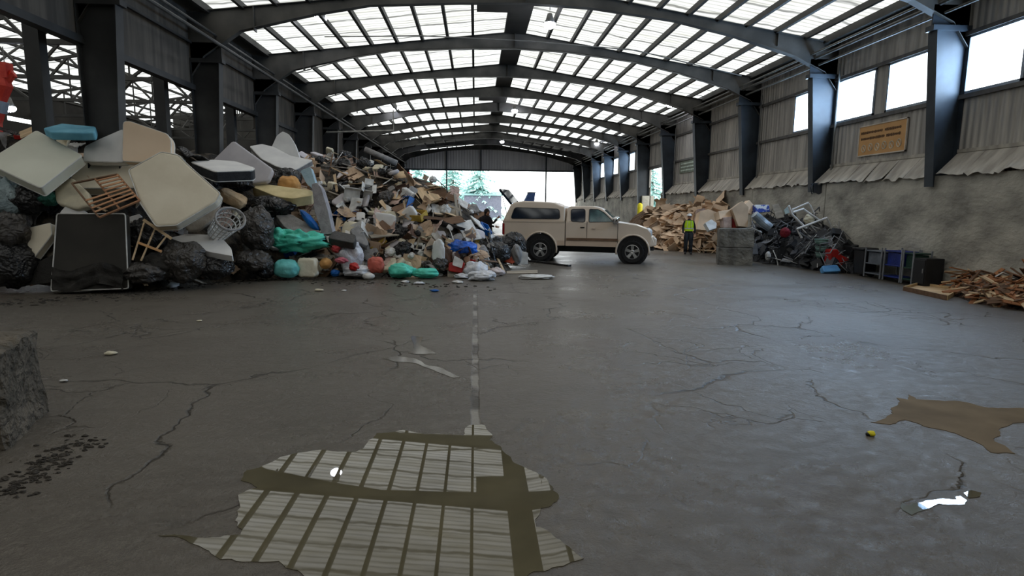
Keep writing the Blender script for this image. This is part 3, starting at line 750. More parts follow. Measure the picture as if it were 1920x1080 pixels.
# ------------------------------------------------------------------ people
m_skin = M('skin', (196, 150, 124), (180, 132, 108), rough=.5, bump=0)
def skinfig(name, joints, edges, mat, parent, sub=1):
    me = bpy.data.meshes.new(name); me.from_pydata([j[0] for j in joints], edges, []); o = bpy.data.objects.new(name, me); COL.objects.link(o); o.parent = parent
    me.materials.append(mat)
    sm = o.modifiers.new('skin', 'SKIN'); sm.use_smooth_shade = True
    for i, j in enumerate(joints): me.skin_vertices[0].data[i].radius = j[1] if isinstance(j[1], tuple) else (j[1], j[1])
    me.skin_vertices[0].data[0].use_root = True
    sb = o.modifiers.new('sub', 'SUBSURF'); sb.levels = sub; sb.render_levels = sub
    return o
def person(name, label, loc, rotz, S, P, torso_mat, leg_mat, head_mat, arm_mat):
    """P: joint positions in figure space, x right, y forward(-y faces viewer), z up, metres for 1.75 m"""
    t = thing(name, label, 'person', loc, rotz)
    def j(k): return Vector(P[k])*S
    b = skinfig('body', [(j('pelvis'), (.15*S, .11*S)), (j('waist'), (.135*S, .10*S)), (j('chest'), (.17*S, .12*S)), (j('neck'), .06*S), (j('headb'), .07*S),
                         (j('shl'), .07*S), (j('ell'), .05*S), (j('wrl'), .035*S), (j('shr'), .07*S), (j('elr'), .05*S), (j('wrr'), .035*S),
                         (j('hil'), .10*S), (j('knl'), .07*S), (j('anl'), .05*S), (j('tol'), .04*S), (j('hir'), .10*S), (j('knr'), .07*S), (j('anr'), .05*S), (j('tor'), .04*S)],
                [(0, 1), (1, 2), (2, 3), (3, 4), (2, 5), (5, 6), (6, 7), (2, 8), (8, 9), (9, 10), (0, 11), (11, 12), (12, 13), (13, 14), (0, 15), (15, 16), (16, 17), (17, 18)], arm_mat, t, 2)
    h = G().blob(.075*S, .09*S, .115*S, .03, nu=20, nv=14, c=j('head')); hc = j('head')
    h.blob(.014*S, .02*S, .022*S, 0, nu=8, nv=6, c=hc+Vector((0, -.09, -.01))*S)
    for s in (-1, 1): h.blob(.012*S, .02*S, .03*S, 0, nu=8, nv=6, c=hc+Vector((s*.077, 0, -.005))*S)
    ho = h.build('head', m_skin, t, smooth=True)
    g = G()
    for s in (-1, 1): g.blob(.012*S, .008*S, .007*S, 0, nu=8, nv=6, c=hc+Vector((s*.03, -.083, .015))*S)
    g.build('eye', m_black, ho, smooth=True)
    G().blob(.024*S, .008*S, .006*S, 0, nu=8, nv=6, c=hc+Vector((0, -.08, -.055))*S).build('mouth', m_red, ho, smooth=True)
    # hands with five fingers
    for k, el in (('wrl', 'ell'), ('wrr', 'elr')):
        d = (j(k)-j(el)).normalized(); sdx = d.cross(Vector((0, 1, 0)))
        if sdx.length < .2: sdx = Vector((1, 0, 0))
        sdx.normalize(); nrm = d.cross(sdx); p = j(k)
        jo = [(p, .028*S), (p+d*.09*S, (.042*S, .018*S))]; ed = [(0, 1)]
        for q in range(4):
            o_ = sdx*(.03-.02*q)*S; L_ = (.07, .08, .075, .058)[q]*S
            jo += [(p+d*.1*S+o_, .010*S), (p+d*(.1*S+L_*.55)+o_+nrm*.012*S, .009*S), (p+d*(.1*S+L_)+o_+nrm*.035*S, .007*S)]
            m_ = len(jo); ed += [(1, m_-3), (m_-3, m_-2), (m_-2, m_-1)]
        jo += [(p+d*.04*S+sdx*.035*S, .012*S), (p+d*.075*S+sdx*.06*S+nrm*.01*S, .009*S)]; m_ = len(jo); ed += [(0, m_-2), (m_-2, m_-1)]
        skinfig('hand', jo, ed, m_skin, t, 1)
    # trousers and boots as clothing over the legs
    for s in ('l', 'r'):
        pts = [j('hi'+s)+Vector((0, 0, .06*S)), j('hi'+s).lerp(j('kn'+s), .5), j('kn'+s), j('kn'+s).lerp(j('an'+s), .5), j('an'+s)+Vector((0, 0, .03*S))]
        G().tube(pts, [.115*S, .105*S, .085*S, .078*S, .082*S], 14).build('trouser_leg', leg_mat, t, smooth=True)
        f = (j('to'+s)-j('an'+s)); f.z = 0
        a = j('an'+s)
        g = G().tube([Vector((a.x, a.y, .10*S)) - f*.35, Vector((a.x, a.y, .09*S))+f*.1, Vector((a.x, a.y, .06*S))+f*.9, Vector((a.x, a.y, .045*S))+f*1.25], [.055*S, .06*S, .052*S, .03*S], 10)
        g.build('boot', m_black, t, smooth=True)
    return t, j
st = dict(pelvis=(0, 0, .95), waist=(0, 0, 1.1), chest=(0, 0, 1.33), neck=(0, 0, 1.49), headb=(0, 0, 1.58), head=(0, -.01, 1.64),
          shl=(-.18, 0, 1.42), ell=(-.25, .02, 1.15), wrl=(-.24, -.08, .92), shr=(.18, 0, 1.42), elr=(.26, .02, 1.15), wrr=(.25, -.08, .92),
          hil=(-.09, 0, .90), knl=(-.10, -.02, .50), anl=(-.10, .03, .09), tol=(-.12, -.12, .04), hir=(.09, 0, .90), knr=(.11, -.06, .50), anr=(.11, -.02, .09), tor=(.13, -.17, .04))
m_navy = M('dark_work_clothes', (34, 38, 44), (24, 27, 32), rough=.85, scale=8, bump=.1)
wp = onf(1289, 477); S = 1.60/1.75
t, j = person('person', 'worker in yellow-green safety vest and white helmet standing before the cardboard heap', (wp.x, wp.y, 0), -.25, S, st, m_navy, m_navy, None, m_navy)
vest_m = M('hi_vis_vest', (205, 240, 40), (170, 215, 30), rough=.7, scale=5, bump=.05)
g = G()
def torso(u, v, r=1.0):
    z = 1.02+.46*v; a = 2*PI*u; w_ = .185+.03*v-(.06*max(0, v-.75)/.25); d_ = .13+.015*v
    return Vector((w_*math.cos(a)*r, d_*math.sin(a)*r, z))*S
vo = G().grid(lambda u, v: torso(u, v), 28, 10).build('safety_vest', vest_m, t, smooth=True)
g = G().grid(lambda u, v: torso(u, .2+.1*v, 1.03), 28, 1); g.build('reflective_band', M('reflective_tape', (225, 228, 225), rough=.3, bump=0), vo)
g = G()
for s in (-1, 1): g.bar(torso(.75+s*.07, .3, 1.05), torso(.75+s*.07, .98, 1.05), .035, .01, up=(1, 0, 0))
g.build('reflective_stripe', MATS['reflective_tape'], vo)
hc = j('head')
hm = G().blob(.115*S, .13*S, .115*S, 0, flat=-.05, c=(0, 0, 0)).warp(lambda v: v + hc + Vector((0, .0, .035))*S).build('helmet', M('white_helmet', (232, 232, 230), rough=.3, bump=0), t, smooth=True)
G().obox(hc+Vector((0, -.13, .035))*S, (.07*S, 0, 0), (0, .04*S, -.01), (0, 0, .006)).build('helmet_brim', MATS['white_helmet'], hm, bevel=.005)
# second person at the tailgate, bending arm, dark jacket, seen from the side
P2 = dict(st); P2.update(head=(.08, -.04, 1.60), headb=(.05, -.02, 1.55), neck=(.03, 0, 1.48), wrr=(.42, -.10, 1.38), elr=(.30, .0, 1.22), wrl=(.30, -.2, 1.12), ell=(-.12, -.1, 1.18), chest=(.02, 0, 1.32))
pp = at(909, 450, 20.8)
m_jack = M('dark_jacket', (38, 34, 38), (24, 22, 28), rough=.9, scale=6, bump=.15)
t, j = person('person', 'person in dark hooded jacket unloading at the open back of the pickup', (pp.x, pp.y, 0), .25, 1.0, P2, m_jack, m_navy, None, m_jack)
G().grid(lambda u, v: Vector(((.215+.03*math.sin(v*3))*math.cos(2*PI*u)+.02, .155*math.sin(2*PI*u), .80+.68*v*1.0)) if v < .99 else Vector((.11*math.cos(2*PI*u)+.03, .09*math.sin(2*PI*u), 1.50)), 28, 10).build('jacket', m_jack, t, smooth=True)
hc = j('head')
G().blob(.1, .115, .125, .12, fr=3, c=hc+Vector((-.01, .03, .03))).build('hair', M('dark_hair', (44, 36, 32), (28, 22, 20), rough=.7, scale=30, bump=.2), t, smooth=True)

# ------------------------------------------------------------------ outside
m_tree = M('hazed_conifer_green', (205, 232, 228), (140, 196, 192), rough=.9, scale=.6, bump=0, det=6)  # washed-out outdoor haze is painted into the foliage colour
m_bark = M('bark_pale', (120, 118, 112), (90, 88, 82), rough=.9)
def conifer(p, h, r, label, seed):
    rr = random.Random(seed); t = thing('conifer_tree', label, 'tree', p)
    G().tube([(0, 0, 0), (.1, 0, h*.5), (0, 0, h*.98)], [h*.022, h*.015, .03], 8).build('trunk', m_bark, t, smooth=True)
    g = G()
    nl = 26
    for k in range(nl):
        z = h*(.12 + .86*k/nl); L = r*(1-(k/nl))**.8 * rr.uniform(.75, 1.1) + .25
        for q in range(9):
            a = rr.uniform(0, 2*PI); l = L*rr.uniform(.65, 1.1); d = Vector((math.cos(a), math.sin(a), 0)); s_ = Vector((-d.y, d.x, 0))
            b0 = Vector((0, 0, z)); tip = b0 + d*l + Vector((0, 0, -l*rr.uniform(.15, .4)))
            wv = s_*l*.26
            for q2 in range(4):
                f0 = b0.lerp(tip, q2/4); f1 = b0.lerp(tip, (q2+1)/4+.12); wd = wv*(1-q2/5)
                dz = Vector((0, 0, -.10*l))
                g.add([f0, f1+wd+dz, f1, f1-wd+dz], [(0, 1, 2), (0, 2, 3)])
    g.build('foliage', m_tree, t)
for k, (px, py, Y, h, r, lb) in enumerate([(780, 330, 88, 12.5, 3.6, 'tall pale conifer outside the far opening, at its left edge'), (848, 318, 100, 13.8, 4.0, 'tall pale conifer outside, just right of the left door post'),
        (898, 318, 84, 11.3, 3.6, 'pale conifer outside, rightmost of the three in the far opening')]):
    p = at(px, 380, Y); conifer((p.x, p.y, -.02), h, r, lb, k)
p = onx(1222, 360, 24.0); conifer((p.x, p.y, -.02), 9, 3.2, 'green tree outside the side doorway behind the yellow bollard', 9)
m_white = M('white_concrete', (225, 225, 220), (205, 205, 200), rough=.8)
def boxthing(name, label, cat, c, u, v, w_, mat, bevel=.01, group=None):
    return tag(G().obox((0, 0, 0), u, v, w_).build(name, mat, loc=c, bevel=bevel), label, cat, group)
p = at(905, 385, 84)
b = thing('shed', 'low grey-blue building outside the far opening behind the heap', 'building', (p.x, p.y, 0))
G().box(-2.6, 2.6, -2, 2, 0, 3.4).build('wall_panel', M('shed_blue', (130, 134, 150), (112, 116, 134)), b)
G().prism([(-2.9, -2.3, 3.4), (2.9, -2.3, 3.4), (2.9, 2.3, 4.0), (-2.9, 2.3, 4.0)], (0, 0, .12)).build('roof_panel', M('shed_roof', (150, 190, 190), (140, 180, 182)), b)
a = at(975, 372, 38)
e = thing('dumper', 'blue tipped skip of a machine outside showing above the pickup shell', 'machine', (a.x, a.y, 0))
G().prism([(-.3, -.5, 1.0), (.75, -.5, 1.0), (.95, -.5, 2.75), (.55, -.5, 2.75)], (0, 1.2, 0)).box(-.3, .75, -.5, .7, 0, 1).build('skip', M('skip_blue', (70, 96, 150), (56, 80, 130)), e)
G().box(.5, .98, -.5, .7, 2.74, 2.8).build('cover', m_white, e)
# bollard, barrier at side door
q = onx(1196, 414, 11.0)
t = thing('bollard', 'yellow painted steel bollard at the side doorway', 'bollard', (10.95, 38.35, 0))
G().lathe([(.17, 0), (.17, 2.02), (.15, 2.1), (.08, 2.16), (0, 2.18)], 20).build('post', M('safety_yellow', (235, 225, 40), (215, 200, 30), rough=.5), t, smooth=True)
G().lathe([(.25, 0), (.25, .06), (.18, .07)], 20).build('base_collar', m_conc, t)
o = tag(G().box(12.3, 13.2, 30.5, 42, 0, 1.85).build('concrete_barrier', m_white, bevel=.03), 'white concrete barrier outside the side doorway beside the bollard', 'barrier')
# sign boards on the siding
y0, y1, z0, z1 = 15.28, 17.2, 3.44, 4.27
t = thing('notice_board', 'orange notice board with two lines of text and pale round symbols on right wall', 'sign', (XR-.02, (y0+y1)/2, (z0+z1)/2))
wy, wz = (y1-y0)/2, (z1-z0)/2
G().box(-.03, 0, -wy, wy, -wz, wz).build('board', M('sign_orange', (206, 160, 104), (196, 148, 92), rough=.6, scale=2, bump=0), t)
g = G().box(-.045, 0, -wy-.03, -wy, -wz-.03, wz+.03).box(-.045, 0, wy, wy+.03, -wz-.03, wz+.03).box(-.045, 0, -wy-.03, wy+.03, wz, wz+.03).box(-.045, 0, -wy-.03, wy+.03, -wz-.03, -wz)
g.build('sign_frame', M('sign_edge', (215, 205, 190), rough=.5, bump=0), t)
g = G(); rr = random.Random(5)
for zz, segs in ((.23, ((-.9, -.0), (.12, .72))), (.06, ((-.88, .08), (.2, .72)))):
    for a, b_ in segs:     # worn lettering, unreadable in the photo
        y = a; g = G()
        while y < b_:
            l = rr.uniform(.035, .06); hh = rr.uniform(.028, .042)
            g.box(-.034, -.029, -y-l, -y, zz-hh, zz+hh); g.box(-.036, -.03, -y-l-.02, -y, zz-.008, zz+.01); y += l+.018
        g.build('text_line', M('sign_brown', (96, 62, 24), rough=.6, bump=0), t)
g = G()
for k in range(6):
    y = -.72+.29*k; zc = -.22+(.02 if k % 2 else 0)
    pts = [Vector((-.036, -y+.085*math.cos(a), zc+.10*math.sin(a))) for a in [2*PI*q/14 for q in range(15)]]
    g.tube(pts, .014, 5, cap=False); g.bar((-.036, -y-.05, zc-.06), (-.036, -y+.05, zc+.06), .012, .02)
g.build('symbol_row', M('sign_pale', (222, 214, 194), rough=.6, bump=0), t)
y0 = onx(1290, 312, XR); t = thing('wall_sign', 'small green sign with white lines high on right wall beyond the columns', 'sign', (XR-.02, y0.y, y0.z))
G().box(-.02, 0, -1.2, 1.2, -.32, .32).build('board', M('sign_green', (120, 130, 112), rough=.6, bump=0), t)
for zz in (-.18, 0, .18): G().box(-.03, -.021, -1.0, 1.0, zz-.035, zz+.035).build('text_line', M('sign_white', (200, 215, 200), rough=.6, bump=0), t)
# red machine arm in the next hall
p = at(0, 205, 15.2)
t = thing('grapple_arm', 'red machine arm with white wrap standing in the dark hall at far left', 'machine', (p.x-.02, 15.2, 0))
m_rd = M('machine_red', (236, 84, 64), (210, 60, 46), rough=.5, scale=3)
zc = p.z
G().tube([(-.5, 0, 0), (-.2, 0, zc-.3), (.05, 0, zc+.2)], [.3, .2, .16], 8).build('arm', m_rd, t)
G().tube([(-.08, 0, zc-.05), (0, 0, zc+.22)], [.22, .21], 12).build('wrap', M('wrap_grey', (170, 180, 190), rough=.5), t)
G().tube([(.0, 0, zc+.2), (.16, 0, zc+.55), (.12, 0, zc+.95)], [.17, .2, .12], 7).tube([(.2, 0, zc+.6), (.42, 0, zc+.85), (.45, 0, zc+.75)], [.09, .08, .04], 6).box(-.08, .34, -.12, .12, zc+.72, zc+1.08).build('grapple_head', m_rd, t)
# ------------------------------------------------------------------ left rubbish heap
def seg_d(p, a, b_):
    ab = (b_[0]-a[0], b_[1]-a[1]); t = max(0, min(1, ((p[0]-a[0])*ab[0]+(p[1]-a[1])*ab[1])/(ab[0]**2+ab[1]**2)))
    return math.hypot(p[0]-a[0]-ab[0]*t, p[1]-a[1]-ab[1]*t)
FRONT = [(-13, 12.0), (-9.6, 12.3), (-7.0, 12.4), (-6.2, 13.5), (-4.9, 15.0), (-2.5, 15.0), (-.6, 15.1), (.6, 15.7), (1.15, 17.0), (.45, 18.6), (.2, 20), (.3, 22), (1.2, 25), (1.2, 34), (1.0, 37)]
POLY = FRONT + [(-13, 37)]
def inside(x, y, poly=POLY):
    c = False; n = len(poly)
    for i in range(n):
        (x1, y1), (x2, y2) = poly[i], poly[i-1]
        if (y1 > y) != (y2 > y) and x < (x2-x1)*(y-y1)/(y2-y1)+x1: c = not c
    return c
def hz(x, y):
    if not inside(x, y): return 0.0
    d = min(seg_d((x, y), a, b_) for a, b_ in zip(FRONT, FRONT[1:]))
    top = 3.75
    if y < 15: top = 3.3
    kk = 2.3 - 1.35*max(0, min(1, (-4.5-x)/2.5))*max(0, min(1, (17-y)/2))
    z = top*(1-math.exp(-d/kk))
    k = min(1, d/1.0)
    return max(0, z + k*(.30*noise.noise(Vector((x*.9, y*.9, 3))) + .16*noise.noise(Vector((x*2.6, y*2.6, 8)))))
def trace(px, py, f=hz, y0=11.5, y1=37):
    d = ray(px, py); s = y0/d.y; e = y1/d.y; st_ = .12
    while s < e:
        p = O + d*s
        if p.z <= f(p.x, p.y) and p.z > -.05: return p
        s += st_
    return None
def nrm(x, y, f=hz):
    e = .35; return Vector((f(x-e, y)-f(x+e, y), f(x, y-e)-f(x, y+e), 2*e)).normalized()
m_heap = M('packed_rubbish', (92, 84, 72), (26, 24, 22), rough=.9, scale=2.6, bump=.6, bscale=9, det=9, contrast=(.42, .62))
nx, ny = 96, 150
xs = [-13+14.8*i/nx for i in range(nx+1)]; ys = [12.4+25*j/ny for j in range(ny+1)]
V = []; Fc = []
for j in range(ny+1):
    for i in range(nx+1):
        z = hz(xs[i], ys[j]); V.append((xs[i], ys[j], (z-.12) if z > 0.01 else -.02))
for j in range(ny):
    for i in range(nx):
        q = (j*(nx+1)+i, j*(nx+1)+i+1, (j+1)*(nx+1)+i+1, (j+1)*(nx+1)+i)
        if max(V[k][2] for k in q) > 0: Fc.append(q)
tag(G().add(V, Fc).build('packed_rubbish', m_heap), 'packed dark mass of rubbish under the loose pieces of the left heap', 'rubbish', None, 'stuff')

# ------------------------------------------------------------------ kinds of loose pieces
def col(name, c, rough=.75, scale=4, bump=.12, rnd=.12, **k): return M(name, c, rough=rough, scale=scale, bump=bump, rnd=rnd, **k)
m_woodl = col('wood_light', (218, 190, 152), scale=2, stretch=(.4, 6, 6))
m_woodd = col('wood_dark', (118, 90, 68), scale=2, stretch=(.4, 6, 6))
m_woodg = col('wood_weathered', (172, 162, 146), scale=2, stretch=(.4, 6, 6))
m_card = col('cardboard', (206, 178, 150), scale=1.5, bump=.05)
m_cream = col('cream_foam', (228, 220, 194), scale=3, bump=.08)
m_white2 = col('white_plastic', (225, 225, 222), rough=.4, bump=.03)
m_greyf = col('grey_fabric', (150, 148, 146), scale=6, bump=.15)
m_blackp = Mbag('black_bag_plastic', (34, 34, 35), .3)
m_greyp = Mbag('dusty_bag_plastic', (70, 67, 64), .42)
m_pinkf = col('pinkish_carpet', (200, 174, 162), scale=6)
m_brownf = col('brown_fabric', (96, 70, 54), scale=6)
m_blue = col('blue_plastic', (24, 104, 190), rough=.4)
m_teal = M('teal_tarp', (92, 214, 190), (56, 176, 152), rough=.5, scale=3, bump=.3, bscale=5)
m_yel = col('yellow_ochre', (206, 172, 76))
m_redp = col('red_plastic', (190, 44, 40), rough=.4)
m_tan = col('tan_foam', (214, 160, 96), scale=3)
m_lilac = M('lilac_ticking', (196, 192, 194), (180, 176, 180), rough=.85, scale=2, bump=.05)
m_matt = M('mattress_cream', (226, 218, 198), (212, 203, 182), rough=.85, scale=1.2, bump=.06, bscale=12)
m_matw = M('mattress_white', (222, 222, 220), (206, 206, 206), rough=.8, scale=2, bump=.06)
m_matp = M('mattress_peach', (230, 208, 182), (216, 194, 168), rough=.85, scale=.8, bump=.05)
m_grn = M('mattress_pale_green', (216, 217, 202), (202, 203, 188), rough=.85, scale=1.0, bump=.05)

def g_plank(l, w_, t, seed):
    r = random.Random(seed); g = G(); n = 5
    for k in range(1):
        poly = [(-l/2, -w_/2), (l/2, -w_/2*r.uniform(.6, 1)), (l/2-.04*r.random(), 0), (l/2+.03, w_/2*r.uniform(.5, 1)), (-l/2, w_/2), (-l/2+.05*r.random(), .0)]
        g.prism([Vector((x, y, -t/2)) for x, y in poly], (0, 0, t))
    b = r.uniform(-.06, .06)
    return g.warp(lambda v: Vector((v.x, v.y, v.z + b*(v.x/l)**2)))
def g_sheet(l, w_, t, seed, crump=.08, fold=None, n=10):
    r = random.Random(seed); s = Vector((seed*1.7, seed*.9, 0)); fx = r.uniform(-.25, .25) if fold is None else fold[0]; fa = r.uniform(.2, .9)*r.choice((-1, 1)) if fold is None else fold[1]
    sk = r.uniform(-.25, .25)
    def fn(u, v):
        x, y = (u-.5)*l, (v-.5)*w_; x += sk*y
        q = noise.noise_vector(Vector((x*2.2, y*2.2, 0))+s)*crump
        jag = .05*noise.noise(Vector((u*9, v*9, seed)))
        z = q.z*1.2
        d = x - fx*l
        if d > 0: x, z = fx*l + d*math.cos(fa), z + d*math.sin(fa)
        return Vector((x+q.x*.5+jag, y+q.y*.5+jag, z))
    return G().grid(fn, n, n, thick=t)
def g_soft(l, w_, t, seed, amp=.08):
    return G().blob(l/2, w_/2, t/2, amp, fr=1.8, seed=seed, nu=22, nv=12, power=.42)
def g_bag(r, seed, squash=.75):
    return G().blob(r, r*.85, r*squash, .25, fr=1.7, seed=seed, nu=30, nv=20, pleat=.06, ridge=.07)
def g_tub(l, w_, t, seed):
    g = G(); x, y, z = l/2, w_/2, t
    k = .02
    g.box(-x, x, -y, y, 0, k).box(-x, -x+k, -y, y, 0, z).box(x-k, x, -y, y, 0, z).box(-x, x, -y, -y+k, 0, z).box(-x, x, y-k, y, 0, z)
    return g
def g_carton(l, w_, h, seed):
    r = random.Random(seed); g = g_tub(l, w_, h, seed)
    for s, ax in ((1, 0), (-1, 0), (1, 1), (-1, 1)):
        a = r.uniform(.2, 1.8); q = .4*(w_ if ax else l)
        d = Vector((math.cos(a)*s, 0, math.sin(a))) if ax == 0 else Vector((0, math.cos(a)*s, math.sin(a)))
        e = Vector((0, w_/2, 0)) if ax == 0 else Vector((l/2, 0, 0))
        b0 = Vector((s*l/2, 0, h)) if ax == 0 else Vector((0, s*w_/2, h))
        nn = d.cross(e).normalized()*.006
        g.obox(b0+d*q/2, d*q/2, e, nn)
    return g
KINDS = {
 'board': dict(mk=lambda s: g_plank(R.uniform(.7, 1.5), R.uniform(.05, .13), .03, s), w=14, mats=[(m_woodl, 'pale'), (m_blackp, 'black'), (m_woodd, 'dark brown'), (m_woodg, 'weathered grey')], name='wooden_board', lab='wooden board', cat='board', bev=0, tilt=.8, lift=.08),
 'panel': dict(mk=lambda s: g_sheet(R.uniform(.5, .95), R.uniform(.35, .6), .025, s, .015, (0, 0), 5), w=8, mats=[(m_woodl, 'pale'), (m_woodd, 'dark brown'), (m_white2, 'white'), (m_woodg, 'weathered grey')], name='broken_panel', lab='broken furniture panel', cat='panel', tilt=.8, lift=.12),
 'card': dict(mk=lambda s: g_sheet(R.uniform(.5, .95), R.uniform(.4, .7), .01, s, .10), w=9, mats=[(m_card, 'tan'), (m_pinkf, 'pinkish')], name='crumpled_sheet', lab='crumpled sheet', cat='sheet', tilt=.7, lift=.08, smooth=False),
 'cloth': dict(mk=lambda s: g_sheet(R.uniform(.5, .9), R.uniform(.4, .7), .03, s, .24, None, 14), w=9, mats=[(m_greyf, 'grey'), (m_cream, 'cream'), (m_blackp, 'black'), (m_white2, 'white')], name='crumpled_cloth', lab='crumpled cloth', cat='cloth', tilt=.5, lift=.06, smooth=True),
 'foam': dict(mk=lambda s: g_soft(R.uniform(.4, .8), R.uniform(.3, .5), R.uniform(.12, .22), s), w=8, mats=[(m_cream, 'cream'), (m_greyf, 'grey'), (m_lilac, 'lilac-grey'), (m_matw, 'white')], name='cushion', lab='cushion', cat='cushion', tilt=.8, lift=.08, smooth=True),
 'bag': dict(mk=lambda s: g_bag(R.uniform(.2, .32), s), w=4, mats=[(m_blackp, 'black'), (m_greyp, 'dusty grey'), (m_white2, 'white')], name='rubbish_bag', lab='rubbish bag', cat='bag', tilt=.6, lift=.12, smooth=True),
 'box': dict(mk=lambda s: g_carton(R.uniform(.3, .5), R.uniform(.25, .4), R.uniform(.2, .35), s), w=4, mats=[(m_card, 'tan'), (m_white2, 'white'), (m_brownf, 'brown')], name='carton', lab='torn open carton', cat='carton', tilt=.9, lift=.02),
 'pipe': dict(mk=lambda s: G().tube([(-.6, 0, 0), (0, .02, .01), (.6, 0, 0)], .022, 7), w=3, mats=[(m_greyf, 'grey'), (m_white2, 'white'), (m_blackp, 'black')], name='pipe', lab='pipe', cat='pipe', tilt=1.0, lift=.15, smooth=True),
 'tub': dict(mk=lambda s: g_tub(R.uniform(.35, .5), R.uniform(.25, .35), .18, s), w=2, mats=[(m_blue, 'blue'), (m_redp, 'red'), (m_yel, 'ochre'), (m_blackp, 'black')], name='plastic_tub', lab='plastic tub', cat='tub', tilt=1.0, lift=.02),
}
protos = {}
def proto(kind, mi, var):
    k = (kind, mi, var)
    if k not in protos:
        d = KINDS[kind]; g = d['mk'](R.randint(0, 9999)); me = bpy.data.meshes.new(d['name']); me.from_pydata(g.v, [], g.f); me.validate()
        if d.get('smooth'): me.polygons.foreach_set('use_smooth', [True]*len(me.polygons))
        me.materials.append(d['mats'][mi][0]); protos[k] = me
    return protos[k]
cnt = 0
def piece(kind, mi, pos, n, spin, tilt, scale, label, group, var=None):
    global cnt
    d = KINDS[kind]; me = proto(kind, mi, R.randint(0, 3) if var is None else var)
    o = bpy.data.objects.new(d['name'], me); COL.objects.link(o); cnt += 1
    q = Vector((0, 0, 1)).rotation_difference(n)
    o.rotation_mode = 'QUATERNION'
    o.rotation_quaternion = q @ Quaternion((0, 0, 1), spin) @ Quaternion((1, 0, 0), tilt[0]) @ Quaternion((0, 1, 0), tilt[1])
    o.location = pos; o.scale = (scale, scale, scale)
    return tag(o, label, d['cat'], group)
def zone(px, py, w_mid=720):
    if px < 430: return 'wedged among the mattresses at the heap left end', 'left end'
    if py > 462: return 'low at the front foot of the rubbish heap', 'front foot'
    if px > 760: return 'on the heap slope that falls towards the pickup', 'pickup slope'
    if py < 350: return 'on the heap crest right of the mattresses', 'crest'
    return 'in the middle of the rubbish heap face', 'middle face'
bag_ = [k for k, d in KINDS.items() for _ in range(d['w'])]
placed = []
def scatter(n, x0, x1, y0, y1, mind, f=hz, zonef=zone, pal=None, sc_=(.7, 1.25), kinds=None):
    t = 0; got = 0
    while got < n and t < n*14:
        t += 1
        px, py = R.uniform(x0, x1), R.uniform(y0, y1)
        p = trace(px, py, f)
        if p is None or p.y > 36: continue
        if p.z < .03: continue
        md = mind
        if any(abs(px-a)+abs(py-b_) < md for a, b_ in placed[-400:]): continue
        placed.append((px, py)); got += 1
        kind = R.choice(kinds or bag_); d = KINDS[kind]; mi = R.randrange(len(d['mats']))
        if px > 760 and d['mats'][mi][0] in (m_teal,): mi = 0
        nn = (nrm(p.x, p.y, f)*.8 + Vector((R.uniform(-.3, .3), R.uniform(-.5, .2), .2))).normalized()
        far = max(1.0, min(1.25, p.y/20))
        if kind == 'flat': nn = (nn*.35 + Vector((R.uniform(-.15, .15), R.uniform(-.25, .05), .75))).normalized()
        a, zg = zonef(px, py)
        cn = d['mats'][mi][1]
        piece(kind, mi, p + nn*d['lift'], nn, R.uniform(0, 6.28), (R.gauss(0, d['tilt']*.45), R.gauss(0, d['tilt']*.45)), R.uniform(*sc_)*far,
              '%s %s %s' % (cn, d['lab'], a), '%s %ss, %s' % (cn, d['lab'], zg))
scatter(240, 560, 960, 285, 520, 10, sc_=(.5, 1.05))
scatter(270, 560, 960, 285, 520, 5, sc_=(.28, .62))
scatter(95, 5, 560, 235, 545, 14, sc_=(.5, .95))

# ------------------------------------------------------------------ hero pieces, left end
def slab(name, label, cat, pts, Y, n, thick, mat, bevel=.03, wob=0.0, group=None, seg=3, parent=None):
    n = Vector(n).normalized(); cx = sum(p[0] for p in pts)/len(pts); cy_ = sum(p[1] for p in pts)/len(pts)
    p0 = at(cx, cy_, Y); poly = [onpl(x, y, p0, n) for x, y in pts]
    # keep winding so that the face looks along n
    nn = Vector((0, 0, 0))
    for i in range(len(poly)): nn += (poly[i]-p0).cross(poly[(i+1) % len(poly)]-p0)
    if nn.dot(n) < 0: poly = poly[::-1]
    g = G(); m_ = len(poly); loc = [p-p0 for p in poly]; e = -n*thick
    g.add(loc + [p+e for p in loc], [tuple(range(m_)), tuple(range(2*m_-1, m_-1, -1))] + [(i, m_+i, m_+(i+1) % m_, (i+1) % m_) for i in range(m_)])
    o = g.build(name, mat, parent, loc=p0, bevel=bevel, seg=seg)
    if label: tag(o, label, cat, group)
    return o, p0, poly
def piping(parent, p0, poly, off, mat, r=.012, name='piping'):
    pts = [p-p0+off for p in poly]; pts.append(pts[0])
    return G().tube(pts, r, 5, cap=False).build(name, mat, parent)
m_piping = M('piping_white', (226, 226, 222), rough=.6, bump=0)
def mattress(label, pts, Y, n, thick, mat, band=None, wobble=.0, bevel=.05, pip=True, name='mattress', cat='mattress'):
    o, p0, poly = slab(name, label, cat, pts, Y, n, thick, mat, bevel=bevel)
    nv = Vector(n).normalized()
    if pip: 
        piping(o, p0, poly, -nv*.015, m_piping); piping(o, p0, poly, -nv*(thick-.015), m_piping)
    if band:
        c = sum((p-p0 for p in poly), Vector())/len(poly)
        ring = [c + (p-p0-c)*1.012 for p in poly]; g = G(); m_ = len(ring)
        g.add([p-nv*.03 for p in ring]+[p-nv*(thick-.03) for p in ring], [(i, m_+i, m_+(i+1) % m_, (i+1) % m_) for i in range(m_)]); g.build('side_band', band, o)
    return o
mattress('pale green-white mattress tilted like a diamond at the left picture edge', rnd([(-28, 304), (68, 244), (154, 291), (76, 352)], 5, 3), 12.75, (.12, -.66, .74), .24, m_grn)
